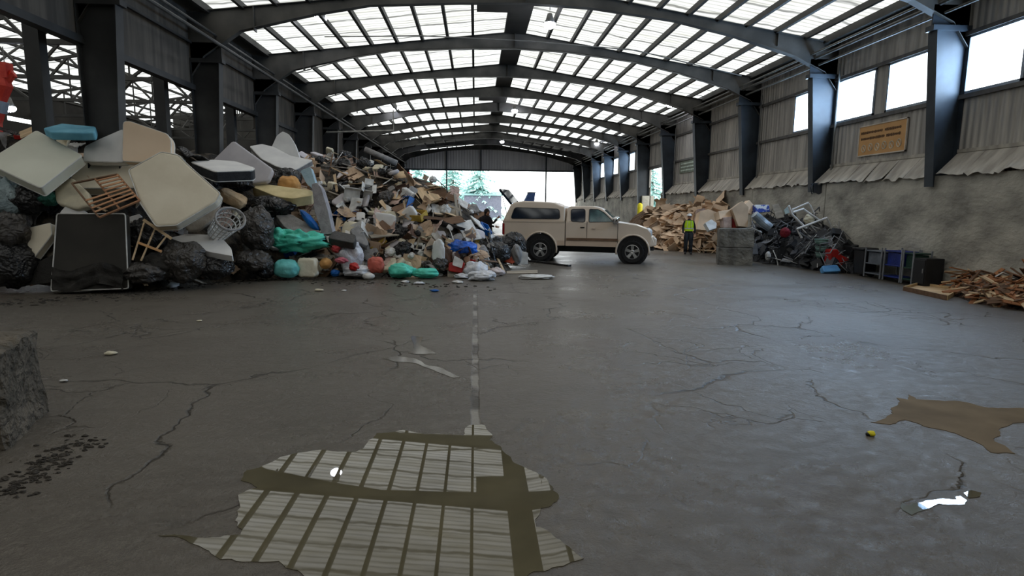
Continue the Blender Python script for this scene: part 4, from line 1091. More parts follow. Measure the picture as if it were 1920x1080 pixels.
mattress('teal blue mattress lying on top of the heap in front of a column', rnd([(80, 240), (116, 231), (180, 237), (178, 248), (150, 249), (94, 247)], 3, 2), 13.15, (0, -.35, .93), .17, M('mattress_teal', (112, 176, 198), (80, 144, 172), rough=.85, scale=2, bump=.08), bevel=.03, pip=False)
mattress('peach mattress standing upright behind the big cream ones', rnd([(231, 228), (242, 227), (313, 251), (320, 262), (320, 306), (229, 302)], 5, 3), 13.25, (.1, -.95, .28), .22, m_matp)
mattress('pale grey mattress end leaning left of the peach mattress', rnd([(156, 302), (158, 275), (184, 262), (230, 242), (232, 304)], 5, 3), 13.3, (-.1, -.9, .35), .2, m_matw)
mattress('wide cream mattress lying flat behind the wooden slat frame', rnd([(131, 308), (228, 288), (336, 292), (330, 345), (240, 352), (136, 352)], 5, 3), 13.45, (0, -.7, .7), .22, m_matt)
mattress('largest beige mattress leaning in the middle of the left heap end', rnd([(240, 318), (302, 284), (334, 290), (352, 308), (413, 362), (404, 378), (330, 422), (292, 424), (262, 380)], 5, 3), 12.75, (.12, -.86, .5), .22, m_matt)
mattress('white mattress with black side band lying on the left heap', rnd([(357, 303), (400, 299), (442, 302), (478, 314), (474, 319), (402, 321), (384, 314)], 5, 3), 14.6, (.05, -.22, .97), .26, m_matw, band=M('mattress_side_black', (52, 54, 58), (36, 38, 42), rough=.8, scale=8), pip=True)
mattress('lilac-grey box spring standing on its corner behind the black-banded mattress', rnd([(398, 300), (437, 262), (513, 317), (503, 340), (455, 346), (400, 330)], 5, 2), 15.8, (.1, -.93, .35), .2, m_lilac, pip=False)
o = mattress('sagging white mattress with grey edge hanging over the heap crest', rnd([(468, 274), (491, 270), (512, 275), (545, 292), (586, 300), (549, 321), (518, 311), (490, 297)], 3, 3), 17.2, (.05, -.6, .8), .18, m_matw, band=m_greyf)
mattress('white quilted pad standing behind the sagging white mattress', rnd([(509, 276), (519, 254), (530, 246), (542, 252), (553, 270), (563, 298), (545, 292)], 3, 3), 17.8, (0, -.95, .3), .15, m_matw, pip=False)
mattress('yellow-cream foam mattress sagging below the white mattresses', rnd([(470, 349), (492, 344), (586, 357), (587, 366), (548, 372), (518, 368)], 5, 3), 15.6, (.05, -.45, .89), .26, M('foam_cream_yellow', (222, 206, 160), (200, 184, 138), rough=.9, scale=3, bump=.1), pip=False)
mattress('small square cream mattress half buried beside the dark board at left', rnd([(34, 432), (94, 418), (96, 440), (56, 492), (46, 488)], 3, 3), 12.3, (-.2, -.9, .3), .16, m_matt)
mattress('white mattress with crumpled end lying low between dark bags and the wooden ladder', rnd([(318, 446), (350, 438), (392, 440), (420, 450), (434, 466), (436, 480), (392, 472), (350, 458)], 3, 3), 13.0, (.05, -.45, .89), .15, m_matw, pip=False)
mattress('tall grey mattress folded upright right of the cream foam mattress', rnd([(584, 345), (594, 342), (602, 352), (614, 392), (624, 438), (604, 440), (590, 396)], 3, 3), 15.1, (-.2, -.95, .2), .22, M('mattress_grey_quilt', (168, 166, 170), (140, 138, 142), rough=.85, scale=5, bump=.15), pip=False)
mattress('pale blue folded pad between sagging white mattress and grey mattress', rnd([(562, 320), (582, 312), (592, 344), (588, 356), (574, 344)], 5, 3), 15.6, (-.2, -.9, .3), .14, M('pad_pale_blue', (172, 196, 206), (150, 176, 190), rough=.8, scale=3), pip=False)
mattress('grey box spring corner lying under the grey mattress', rnd([(516, 402), (546, 401), (600, 432), (601, 446), (556, 440), (532, 424)], 4, 2), 15.0, (.15, -.55, .8), .2, m_greyf, pip=False)
mattress('light grey foam corner near wooden ladder behind the dark board', rnd([(236, 408), (262, 400), (266, 410), (238, 438)], 4, 2), 12.6, (.1, -.9, .4), .14, m_matw, pip=False)
mattress('white cushion top behind the dark board', rnd([(112, 398), (130, 378), (160, 396), (165, 402), (112, 402)], 4, 2), 12.45, (0, -.9, .4), .12, m_matw, pip=False, name='cushion', cat='cushion')
mattress('grey folded fabric sheet right of the largest beige mattress', rnd([(345, 420), (402, 372), (418, 372), (402, 410), (372, 432), (350, 432)], 5, 2), 13.5, (.2, -.8, .55), .1, M('fabric_tan_grey', (170, 162, 150), (146, 138, 128), rough=.9, scale=4), pip=False, name='folded_cover', cat='cover')
mattress('pale chest of fabric lying left of the wooden slat frame', rnd([(100, 352), (132, 330), (165, 360), (170, 385), (140, 392), (104, 380)], 6, 2), 12.6, (-.1, -.8, .6), .15, m_cream, pip=False, name='cushion', cat='cushion')
# big dark board
o, p0, poly = slab('dark_bed_base', 'black bed base standing upright with white edge piping at the heap foot', 'bed base', rnd([(107, 401), (235, 401), (241, 541), (96, 546)], 4, 2), 12.12, (.02, -.98, .18), .16, M('black_dust_cover', (62, 60, 56), (50, 49, 46), rough=.85, scale=1.2, bump=.03), bevel=.02)
nv = Vector((.02, -.98, .18)).normalized(); piping(o, p0, poly, nv*.004, m_piping, .014)
def tear(u, v):
    a = onpl(100+135*u, 500+40*v+8*math.sin(u*7), p0+nv*.03, nv)-p0
    return a + nv*(.05+.09*noise.noise(Vector((u*6, v*5, 1)))+.05*math.sin(u*20))
G().grid(tear, 26, 8).build('torn_dust_cover', M('torn_cover', (50, 48, 45), (38, 37, 35), rough=.85, scale=5, bump=.2), o, smooth=True)
slab('dark_board', 'low dark grey board leaning left of the black bed base', 'board', [(52, 500), (98, 478), (96, 530), (42, 536)], 12.2, (-.05, -.97, .2), .05, MATS['torn_cover'], .01)
# wooden slat frame (bed slats)
def quadmap(c4, Y, n):
    n = Vector(n).normalized(); cx = sum(p[0] for p in c4)/4; cy_ = sum(p[1] for p in c4)/4; p0 = at(cx, cy_, Y)
    A, B, C, D = [onpl(x, y, p0, n) for x, y in c4]      # A-B top, D-C bottom
    def f(u, v): return (A*(1-u)*(1-v)+B*u*(1-v)+C*u*v+D*(1-u)*v) - p0
    return p0, f, n
p0, f, n = quadmap([(135, 344), (220, 327), (262, 376), (186, 408)], 12.45, (.05, -.7, .7))
t = thing('slatted_bed_base', 'broken wooden slatted bed frame leaning on the cream mattress', 'bed frame', p0)
for k, (a, b_) in enumerate([((0, 0), (0, 1)), ((1, .0), (1, 1)), ((.5, 0), (.5, 1)), ((0, 0), (1, 0)), ((0, 1), (1, 1))]):
    G().bar(f(*a), f(*b_), .035, .035, up=n).build('rail', m_woodd if k in (0, 3) else M('wood_brown_rail', (168, 122, 88), rough=.8, scale=2), t, bevel=.004)
for k in range(8):
    v = .10+.11*k; a = .0 if k > 3 else .5
    G().bar(f(a, v)+n*.03, f(1, v-.01)+n*.03, .045, .016, up=n).build('slat', M('slat_wood', (196, 150, 112), (168, 122, 88), rough=.8, scale=3), t, bevel=.003)
p0, f, n = quadmap([(269, 412), (319, 446), (303, 472), (259, 455)], 12.35, (.1, -.9, .4))
t = thing('wooden_ladder', 'broken pale wooden ladder piece right of the black bed base', 'ladder', p0)
G().bar(f(0, 0), f(1.05, 0), .06, .03, up=n).build('rail', m_woodl, t, bevel=.004); G().bar(f(0, 1), f(1.0, 1), .05, .03, up=n).build('rail', M('rail_orange_wood', (206, 158, 108), rough=.7, scale=2), t, bevel=.004)
for u in (.05, .45, .88): G().bar(f(u, 0), f(u-.12, 1.75 if u < .8 else 1.0), .03, .025, up=n).build('rung', m_woodl, t, bevel=.003)
# laundry basket
p0 = at(420, 424, 13.2); t = thing('laundry_basket', 'white lattice laundry basket lying on its side among black bags', 'basket', p0)
g = G(); Rm = Matrix.Rotation(.9, 4, 'Y') @ Matrix.Rotation(.5, 4, 'X')
for k in range(18):
    a = 2*PI*k/18; g.tube([Rm @ Vector((.20*math.cos(a), .26*math.sin(a), -.28)), Rm @ Vector((.26*math.cos(a), .34*math.sin(a), .28))], .012, 5)
for z in (-.28, -.14, 0, .14, .27):
    r = .225+.045*z/.28; g.tube([Rm @ Vector((r*math.cos(a), r*1.31*math.sin(a), z)) for a in [2*PI*k/20 for k in range(21)]], .014, 5)
g.build('lattice_wall', m_white2, t)
G().tube([Rm @ Vector((.275*math.cos(a), .36*math.sin(a), .3)) for a in [2*PI*k/20 for k in range(21)]], .028, 6).build('rim', m_greyf, t)
G().lathe([(0, 0), (.2, .0)], 20, Rm @ Matrix.Translation((0, 0, -.28)) @ Matrix.Diagonal((1, 1.3, 1, 1))).build('basket_bottom', m_white2, t)

# bags and soft lumps placed by hand: (kind, label, px, py, Y, rx, ry, rz, mat, seed)
def lump(name, label, cat, px, py, Y, r, mat, seed, amp=.3, power=1.0, fr=1.8, rot=(0, 0, 0), pleat=0.0, nu=40, nv=26):
    rd_ = .07 if name in ('rubbish_bag', 'plastic_bag', 'cloth', 'cloth_heap', 'plastic_sheet', 'towel') else 0
    p = at(px, py, Y); g = G().blob(r[0], r[1], r[2], amp*(.6 if rd_ else 1), fr=fr, seed=seed, nu=nu, nv=nv, power=power, pleat=pleat, ridge=rd_)
    if p.z - r[2] < 0: p.z = max(p.z, r[2]*.72); 
    g.v = [(x, y, max(z, -p.z+.005)) if rot == (0, 0, 0) else (x, y, z) for x, y, z in g.v]
    o = g.build(name, mat, loc=p, rot=rot, smooth=True); return tag(o, label, cat)
BG = [
 ('rubbish_bag', 'big bulging dark bag right of the laundry basket', 'bag', 482, 430, 14.2, (.40, .4, .52), m_greyp, 1, .3),
 ('rubbish_bag', 'crumpled dark bag at the heap foot below the white crumpled mattress', 'bag', 404, 500, 12.9, (.36, .35, .26), m_blackp, 2, .4),
 ('rubbish_bag', 'large slumped dark sack right of the wooden ladder', 'bag', 345, 492, 12.7, (.52, .45, .42), m_greyp, 3, .3),
 ('rubbish_bag', 'dusty grey bag below the big bulging dark bag', 'bag', 476, 490, 14.0, (.42, .35, .26), m_greyp, 4, .42),
 ('rubbish_bag', 'black bag on the floor directly left of the turquoise blob', 'bag', 497, 506, 14.2, (.26, .3, .20), m_blackp, 5, .3),
 ('rubbish_bag', 'black bag filling the gap behind the wooden ladder', 'bag', 276, 440, 12.7, (.42, .3, .36), m_blackp, 6, .25),
 ('rubbish_bag', 'flattened dark bag right of the black bed base foot', 'bag', 272, 512, 12.3, (.42, .4, .22), m_greyp, 7, .4),
 ('rubbish_bag', 'black bag below the diamond mattress at left', 'bag', 52, 374, 12.7, (.42, .3, .3), m_blackp, 8, .3),
 ('rubbish_bag', 'pale blue-grey bag at the left picture edge below the diamond mattress', 'bag', 10, 372, 12.6, (.36, .3, .42), M('bag_pale_blue', (164, 182, 186), (136, 154, 160), rough=.5, scale=4, bump=.3), 9, .3),
 ('rubbish_bag', 'dark bag at the left picture edge, on the heap foot', 'bag', 14, 498, 12.2, (.55, .4, .46), m_blackp, 10, .3),
 ('rubbish_bag', 'grey lumpy bag at the left picture edge above the dark one', 'bag', 18, 432, 12.3, (.36, .3, .36), m_greyp, 11, .35),
 ('rubbish_bag', 'green-blue crinkled bag under the diamond mattress', 'bag', 88, 372, 12.7, (.22, .2, .16), M('bag_green', (70, 140, 124), (40, 100, 88), rough=.5, scale=6, bump=.35), 12, .4),
 ('rubbish_bag', 'black bag on the heap crest behind the lilac box spring', 'bag', 540, 335, 16.6, (.35, .3, .3), m_blackp, 13, .3),
 ('rubbish_bag', 'black bag right of the blue shiny sack near the pickup', 'bag', 925, 474, 16.6, (.5, .4, .34), m_blackp, 14, .3),
 ('rubbish_bag', 'black bag pressed against the truck rear wheel side of the heap', 'bag', 962, 462, 17.6, (.42, .4, .42), m_blackp, 15, .22),
 ('rubbish_bag', 'black bag in the heap left of the red bin', 'bag', 795, 476, 15.9, (.46, .4, .42), m_blackp, 16, .3),
 ('rubbish_bag', 'black bag above the turquoise tied sack', 'bag', 745, 448, 16.0, (.6, .4, .4), m_blackp, 17, .3),
 ('rubbish_bag', 'dark bag lying beneath the yellow-cream foam mattress', 'bag', 500, 388, 15.4, (.7, .4, .28), m_blackp, 18, .3),
 ('rubbish_bag', 'dark bag under the black-banded mattress', 'bag', 430, 344, 15.6, (.62, .4, .26), m_blackp, 19, .35),
]
for b_ in BG: lump(*b_[:9], b_[9], b_[10] if len(b_) > 10 else .3, pleat=.04) if False else lump(b_[0], b_[1], b_[2], b_[3], b_[4], b_[5], b_[6], b_[7], b_[8], b_[9], pleat=.04)
lump('tarp', 'turquoise crumpled tarp draped in front of the grey box spring corner', 'tarp', 560, 453, 14.6, (.66, .3, .23), m_teal, 21, .55, fr=2.2)
lump('tarp', 'turquoise hooded end of tarp standing at the left of the draped tarp', 'tarp', 524, 446, 14.5, (.2, .2, .24), m_teal, 22, .35)
lump('foam_roll', 'turquoise round foam lump on the floor left of the white pillow', 'foam', 537, 504, 14.25, (.29, .22, .22), M('foam_turquoise', (120, 206, 204), (96, 190, 186), rough=.8, scale=3), 23, .12, power=.8)
lump('pillow', 'white square pillow standing at the heap foot between turquoise lump and orange ball', 'pillow', 578, 502, 14.4, (.24, .12, .24), M('pillow_white', (232, 226, 206), (216, 208, 186), rough=.85, scale=2), 24, .12, power=.5)
lump('ball', 'orange ball-shaped cushion beside the white square pillow', 'cushion', 611, 494, 14.5, (.15, .15, .14), m_tan, 25, .1)
lump('rubbish_bag', 'small bright blue bag at the heap foot under the orange cushion', 'bag', 628, 512, 14.5, (.11, .1, .09), m_blue, 26, .3)
m_clear = M('clear_white_plastic', (222, 224, 228), (190, 194, 202), rough=.3, scale=6, bump=.35, bscale=7)
lump('plastic_bag', 'translucent white plastic bag full of wrappings in the heap foot centre', 'bag', 655, 478, 14.9, (.34, .25, .34), m_clear, 27, .45)
lump('plastic_bag', 'white plastic bag lying low beside the small blue bag', 'bag', 668, 508, 14.6, (.36, .25, .14), m_clear, 28, .5)
lump('cloth', 'red cloth poking out of the white plastic bags', 'cloth', 664, 500, 14.4, (.12, .1, .1), m_redp, 29, .5)
lump('cloth', 'small pink-red cloth above the white plastic bags', 'cloth', 630, 466, 14.7, (.10, .1, .1), M('pink_red', (206, 80, 84), rough=.8), 30, .5)
lump('cloth', 'magenta cloth strip below the pink-red cloth', 'cloth', 640, 488, 14.4, (.16, .1, .07), M('magenta', (204, 110, 124), rough=.8), 31, .5)
lump('pail_lid', 'round translucent white lid on the floor in front of the heap', 'lid', 691, 518, 14.35, (.15, .12, .09), m_white2, 32, .08)
lump('tarp', 'long turquoise tied sack on the floor, left bulge', 'sack', 752, 508, 14.6, (.34, .24, .18), m_teal, 33, .25)
lump('tarp', 'long turquoise tied sack on the floor, right tail', 'sack', 797, 512, 14.6, (.34, .2, .13), m_teal, 34, .25)
lump('basket', 'coral red bucket with brown bag spilling at the heap foot', 'bucket', 705, 497, 14.7, (.2, .18, .2), M('coral', (206, 104, 88), (170, 84, 70), rough=.6), 35, .15, power=.7)
lump('rubbish_bag', 'shiny royal blue plastic sack in the heap near the pickup', 'bag', 866, 466, 15.6, (.42, .25, .22), M('shiny_blue_bag', (20, 100, 204), (10, 66, 150), rough=.25, scale=4, bump=.35, bscale=6), 36, .4)
lump('plastic_bag', 'see-through grey-white plastic bundle on the floor below the blue sack', 'bag', 893, 512, 14.9, (.30, .25, .24), m_clear, 37, .4)
lump('plastic_bag', 'see-through plastic mound on the floor nearest the joint line', 'bag', 903, 527, 14.3, (.34, .25, .14), m_clear, 38, .45)
lump('plastic_bag', 'small clear plastic wrap left of the plastic mound on the floor', 'bag', 868, 522, 14.7, (.22, .15, .07), m_clear, 39, .5)
lump('cloth', 'pinkish white rag right of the clear plastic bundles', 'cloth', 930, 512, 15.3, (.22, .2, .12), M('rag_pink', (206, 194, 192), rough=.8), 40, .5)
lump('foam_piece', 'small white foam scrap on the floor near the joint line', 'foam', 858, 535, 13.7, (.12, .09, .04), m_white2, 41, .3)
lump('cushion', 'tan cushion below the sagging white mattress', 'cushion', 542, 346, 16.2, (.28, .2, .22), m_tan, 42, .2, power=.7)
lump('cushion', 'peach and purple pillow right of the largest beige mattress', 'pillow', 436, 372, 15.0, (.34, .22, .14), M('pillow_peach', (222, 190, 150), rough=.8), 43, .15, power=.6, rot=(.3, .5, .1))
lump('rubbish_bag', 'glossy blue bag stuck between box spring corner and grey mattress', 'bag', 581, 414, 15.05, (.10, .12, .34), m_blue, 44, .15, rot=(0, -.7, 0))
lump('lamp_shade', 'round cream lampshade lying on its side in the heap', 'lampshade', 754, 460, 15.6, (.14, .14, .22), m_cream, 45, .05)
lump('cloth_heap', 'white cloth arching over the middle of the heap', 'cloth', 708, 408, 16.8, (.50, .3, .12), m_matw, 46, .45)
lump('foam_piece', 'large off-white foam slab low on the crest slope', 'foam', 718, 352, 19.5, (.45, .2, .42), M('foam_offwhite', (216, 212, 190), (200, 196, 172), rough=.9, scale=3), 47, .3, power=.7)
lump('fabric_roll', 'dark rolled carpet with grey hanging towel in front', 'carpet', 828, 488, 15.4, (.30, .2, .36), m_brownf, 48, .15, power=.7)
lump('towel', 'grey-white towel hanging over the dark rolled carpet', 'towel', 822, 474, 15.15, (.16, .06, .32), m_matw, 49, .3, power=.7)
lump('tyre_cover', 'dark grey round cover at the truck side of the heap', 'cover', 968, 478, 16.9, (.16, .2, .3), m_greyf, 50, .15)
slab('suitcase', 'closed dark grey case lying on the heap front', 'case', rnd([(626, 432), (668, 440), (664, 456), (614, 446)], 4, 2), 14.7, (0, -.45, .9), .2, M('case_grey', (62, 62, 60), (50, 50, 48), rough=.6, scale=4), .03)
slab('cushion', 'grey square cushion leaning right of the dark grey case', 'cushion', rnd([(656, 430), (674, 420), (692, 456), (688, 462), (664, 450)], 3, 2), 15.1, (.3, -.8, .5), .14, m_greyf, .03)
slab('table_top', 'thin grey table top jutting out over the heap front', 'table top', [(690, 438), (766, 434), (748, 440), (696, 445)], 15.5, (0, -.25, .95), .03, m_woodg, .004)
o, p0, poly = slab('storage_bin', 'red bin with white square panel at the heap foot', 'bin', rnd([(842, 492), (872, 492), (866, 512), (840, 508)], 3, 2), 15.0, (0, -.95, .2), .35, m_redp, .02)
slab('white_square_board', None, None, rnd([(852, 479), (869, 489), (866, 503), (848, 497)], 2, 2), 14.9, (.1, -.95, .2), .03, m_white2, .005)
bpy.data.objects['white_square_board']['label'] = 'small square white panel leaning on the red bin'; bpy.data.objects['white_square_board']['category'] = 'panel'
slab('foam_box', 'upright white foam box in front of the truck rear wheel', 'box', [(974, 470), (990, 474), (990, 496), (972, 496)], 17.2, (.1, -.97, .1), .2, m_white2, .01)
slab('plank', 'short pale plank lying on the floor in front of the white foam box', 'plank', [(950, 508), (1008, 506), (1008, 512), (950, 513)], 15.7, (0, -.6, .8), .05, m_woodg, .004)
slab('orange_chair_frame', 'orange-red plastic piece between black bag and white foam box', 'plastic', [(936, 480), (962, 480), (975, 486), (960, 494), (940, 488)], 16.8, (0, -.8, .5), .06, M('orange_red', (200, 84, 50), rough=.5), .01)
for k, (x, y, s_, lb, m_) in enumerate([(1000, 520, .26, 'crumpled white plastic sheet on the floor left of the joint line end', m_white2)]):
    lump('plastic_sheet', 'crumpled white plastic sheet lying on the floor in front of the pickup', 'plastic sheet', 1004, 521, 14.65, (.48, .2, .06), m_white2, 60, .5)
lump('armchair', 'dark upholstered seat lump at the heap foot left of the slumped sack', 'seat', 300, 500, 12.5, (.36, .3, .3), MATS['torn_cover'], 61, .3)
# drift pipe
a, b_ = at(684, 280, 24), at(744, 306, 24)
tag(G().tube([a, b_], .12, 10).build('drain_pipe', m_greyf, smooth=True), 'thick grey pipe sloping down behind the heap crest by the left wall', 'pipe')
a, b_ = at(985, 497, 17.3), at(1068, 497, 17.2); a = onf(988, 490); b_ = onf(1068, 500)
tag(G().bar(Vector((a.x, a.y, .03)), Vector((b_.x, b_.y, .03)), .14, .06).build('kerb_bar', m_blackp), 'black rubber bar on the floor behind the truck rear wheel', 'bar')
# ------------------------------------------------------------------ cardboard heap against the right wall
P2_ = [(8.3, 33.5), (8.0, 28), (8.35, 25.4), (9.1, 24.2), (10.2, 23.4), (11.1, 22.8)]
Q2 = P2_ + [(11.12, 34)]
def mkh(front, poly, top, k, seed, amp=.12):
    def f(x, y):
        if not inside(x, y, poly): return 0.0
        d = min(seg_d((x, y), a, b_) for a, b_ in zip(front, front[1:]))
        return max(0, top*(1-math.exp(-d/k)) + min(1, d/.5)*amp*noise.noise(Vector((x*2, y*2, seed))))
    return f
hz2 = mkh(P2_, Q2, 2.15, .95, 4)
def heap_mesh(f, x0, x1, y0, y1, mat, name, label, cat, st_=.14, off=.06):
    nx, ny = int((x1-x0)/st_), int((y1-y0)/st_); V = []; Fc = []
    for j in range(ny+1):
        for i in range(nx+1):
            x, y = x0+(x1-x0)*i/nx, y0+(y1-y0)*j/ny; z = f(x, y); V.append((x, y, z-off if z > .01 else -.03))
    for j in range(ny):
        for i in range(nx):
            q = (j*(nx+1)+i, j*(nx+1)+i+1, (j+1)*(nx+1)+i+1, (j+1)*(nx+1)+i)
            if max(V[k][2] for k in q) > 0: Fc.append(q)
    return tag(G().add(V, Fc).build(name, mat), label, cat, None, 'stuff')
heap_mesh(hz2, 7.9, 11.14, 22.6, 34, M('cardboard_shade', (120, 92, 66), (60, 46, 34), rough=.9, scale=4, bump=.3), 'packed_cardboard', 'packed cardboard underneath the loose sheets of the cardboard heap', 'cardboard')  # dark brown base paints in the shadow between the loose sheets
m_card2 = col('cardboard_flat', (232, 202, 170), scale=1.2, bump=.03, rnd=.35)
KINDS['flat'] = dict(mk=lambda s: g_sheet(R.uniform(.6, 1.0), R.uniform(.45, .8), .012, s, .05, None, 8), w=0, mats=[(m_card2, 'tan')], name='cardboard_sheet', lab='flattened cardboard sheet', cat='cardboard', tilt=.35, lift=.05)
KINDS['cbox'] = dict(mk=lambda s: g_carton(R.uniform(.35, .55), R.uniform(.3, .45), R.uniform(.22, .35), s), w=0, mats=[(m_card2, 'tan')], name='carton', lab='open cardboard carton', cat='carton', tilt=.7, lift=.02)
def z2(px, py):
    if py < 408: return 'along the top of the cardboard heap by the right wall', 'cardboard heap top'
    if px < 1262: return 'on the heap end beside the pickup bonnet', 'bonnet end'
    return 'in the cardboard heap behind the worker', 'behind the worker'
placed.clear()
scatter(130, 1212, 1350, 385, 476, 7, hz2, z2, kinds=['flat']*9 + ['cbox'], sc_=(.6, 1.0))
scatter(150, 1212, 1350, 385, 476, 4, hz2, z2, kinds=['flat'], sc_=(.3, .6))

def spx(name, label, cat, pts, Y, n, thick, mat, bevel=.005): return slab(name, label, cat, pts, Y, n, thick, mat, bevel)[0]
# ecology blocks
a, b_ = onf(1346, 497), onf(1412, 499)
dv = (b_-a).normalized(); nv2 = Vector((-dv.y, dv.x, 0))
bw = (b_-a).length
for k, (s0, z0, lb) in enumerate([(0, 0, 'lower concrete block between cardboard heap and scrap heap'), (0, .60, 'upper concrete block between cardboard heap and scrap heap, cartons on top')]):
    c = a + dv*(bw*.5) + nv2*.42
    rough_block('concrete_block', (c.x, c.y, z0), bw, .72, .595, math.atan2(dv.y, dv.x), .018, M('stack_block_concrete', (136, 134, 126), (84, 82, 78), rough=.9, scale=2.2, bump=.3, bscale=12, det=8), lb, seed=k+4, n=8)
YB = a.y + .35
cb = [
 ('carton', 'tall torn carton with crossed flaps left of the block stack', [(1306, 430), (1313, 396), (1328, 392), (1345, 398), (1342, 428), (1326, 432)], YB+4.6, (.1, -.95, .3), .35, m_card2),
 ('carton', 'long low carton on the block stack, left of the biggest one', [(1347, 396), (1369, 393), (1373, 406), (1350, 411)], YB+.2, (0, -.95, .2), .4, m_card2),
 ('carton', 'biggest tan carton leaning on the block stack', [(1372, 392), (1392, 377), (1404, 388), (1402, 426), (1384, 424), (1376, 402)], YB, (-.1, -.97, .15), .4, m_card2),
 ('carton', 'narrow carton standing behind the biggest one', [(1396, 384), (1405, 375), (1413, 384), (1409, 402), (1404, 400)], YB+.6, (.1, -.97, .1), .25, m_card2),
 ('carton', 'pinkish carton on the block stack under the long low one', [(1356, 408), (1372, 406), (1372, 427), (1357, 427)], YB+.1, (0, -1, 0), .3, m_pinkf),
 ('carton', 'red carton squeezed beside the biggest tan carton', [(1373, 410), (1388, 416), (1388, 427), (1373, 427)], YB+.15, (0, -1, 0), .3, M('carton_red', (150, 40, 40), rough=.7)),
 ('carton', 'small brown carton left of the block stack over the yellow crate', [(1311, 428), (1334, 430), (1333, 446), (1311, 444)], onf(1308, 471).y, (0, -1, .1), .35, m_card),
 ('carton', 'carton at the wall top left end of the block stack', [(1310, 392), (1322, 390), (1322, 410), (1304, 420)], YB+5.6, (0, -1, .1), .3, m_pinkf),
 ('plastic_bag', 'white and green striped sack on the carton left of the block stack', [(1322, 418), (1334, 411), (1344, 418), (1343, 428), (1330, 432)], YB+.1, (0, -.9, .4), .18, m_white2),
]
for nm, lb, pts, Y, n, th, mt in cb: slab(nm, lb, nm.replace('_', ' '), pts, Y, n, th, mt, .01)
a = onf(1299, 470)
t = thing('wire_crate', 'yellow slatted crate on the floor right of the worker', 'crate', (onf(1308, 471).x, onf(1308, 471).y, 0), .1)
G().box(-.25, .25, -.2, -.17, 0, .70).box(-.25, .25, .17, .2, 0, .7).box(-.25, -.22, -.2, .2, 0, .7).box(.22, .25, -.2, .2, 0, .7).box(-.25, .25, -.2, .2, 0, .03).build('crate_body', M('crate_yellow', (214, 184, 96), rough=.6), t)
g = G()
for k in range(6): g.box(-.27, .27, -.225, -.2, .08+.11*k, .12+.11*k)
g.build('slat', M('crate_yellow_light', (226, 200, 120), rough=.6), t)
q = onf(1330, 474); t = thing('hand_cart', 'black cart with a slanted white pad in front of the block stack', 'cart', (q.x, q.y, 0), 0)
G().prism([(-.28, .3, .12), (.28, .3, .12), (.42, .3, .85), (.15, .3, .8)], (0, .12, 0)).build('cart_back', m_black, t, bevel=.02)
G().blob(.13, .05, .24, .1, c=(.26, .2, .62)).build('white_pad', m_white2, t, smooth=True)
G().box(-.3, .28, -.2, .35, .08, .13).build('cart_deck', m_woodl, t, bevel=.01)
for s in (-1, 1):
    G().lathe([(.08, -.02), (.08, .02)], 14, Matrix.Translation((s*.22, -.12, .08)) @ Matrix.Rotation(PI/2, 4, 'Y')).build('wheel', m_tyre, t)

# ------------------------------------------------------------------ scrap metal heap
FR3 = [tuple(onf(x, y).xy) for x, y in [(1362, 492), (1384, 486), (1440, 494), (1500, 503), (1555, 511), (1588, 512)]]
P3 = [(11.06, FR3[0][1]+2.5)] + FR3 + [(11.06, FR3[-1][1]-.2)]
Q3 = P3
hz3 = mkh(FR3, Q3, 1.75, .62, 5, .15)
m_scrapd = M('scrap_dark', (70, 72, 76), (24, 25, 28), rough=.6, scale=5, bump=.5, bscale=14, contrast=(.4, .6))
heap_mesh(hz3, 8.0, 11.14, FR3[-1][1]-.4, FR3[0][1]+2.6, m_scrapd, 'packed_scrap', 'packed dark scrap beneath the loose pieces of the metal heap', 'scrap', .1)
m_met = col('metal_grey', (140, 144, 150), rough=.4, bump=.02); m_metd = col('metal_dark', (58, 62, 70), rough=.45, bump=.03); m_metb = col('metal_black', (34, 36, 40), rough=.5, bump=.03)
def g_frame(s):
    r = random.Random(s); a, b_ = r.uniform(.2, .4), r.uniform(.15, .3); g = G(); q = .015
    g.tube([(-a, -b_, 0), (a, -b_, 0), (a, b_, 0), (-a, b_, 0), (-a, -b_, 0)], q, 6); g.tube([(0, -b_, 0), (0, b_, 0)], q, 6); g.tube([(-a, b_, 0), (-a, b_, .3), (0, b_, .3)], q, 6); return g
KINDS['sframe'] = dict(mk=g_frame, w=0, mats=[(m_met, 'grey'), (m_metd, 'dark'), (m_metb, 'black')], name='bent_tubing', lab='tube framework', cat='tubing', tilt=1.2, lift=.1, smooth=True)
KINDS['ssheet'] = dict(mk=lambda s: g_sheet(R.uniform(.3, .6), R.uniform(.25, .45), .012, s, .05, None, 8), w=0, mats=[(m_met, 'grey'), (m_metd, 'dark'), (m_metb, 'black')], name='metal_sheet', lab='bent metal sheet', cat='metal sheet', tilt=1.0, lift=.08)
KINDS['stube'] = dict(mk=lambda s: G().tube([(-.4, 0, 0), (0, .03, .02), (.4, -.02, 0)], R.uniform(.012, .025), 6), w=0, mats=[(m_met, 'grey'), (m_metb, 'black'), (m_white2, 'white')], name='metal_tube', lab='metal tube', cat='tube', tilt=1.3, lift=.1, smooth=True)
KINDS['sbox'] = dict(mk=lambda s: G().box(-.14, .14, -.11, .11, -.1, .12).box(-.1, .1, -.13, -.11, -.06, .08), w=0, mats=[(m_metd, 'dark'), (m_metb, 'black')], name='appliance', lab='small appliance casing', cat='appliance', tilt=1.0, lift=.08)
def z3(px, py):
    if px < 1470: return 'at the block end of the scrap heap', 'block end'
    return 'at the bin end of the scrap heap', 'bin end'
placed.clear()
_kl = ['sframe']*3 + ['ssheet']*4 + ['stube']*5 + ['sbox']*3
def tr3(n, md, s_): scatter(n, 1370, 1602, 388, 514, md, hz3, z3, kinds=_kl, sc_=s_)
_t = trace
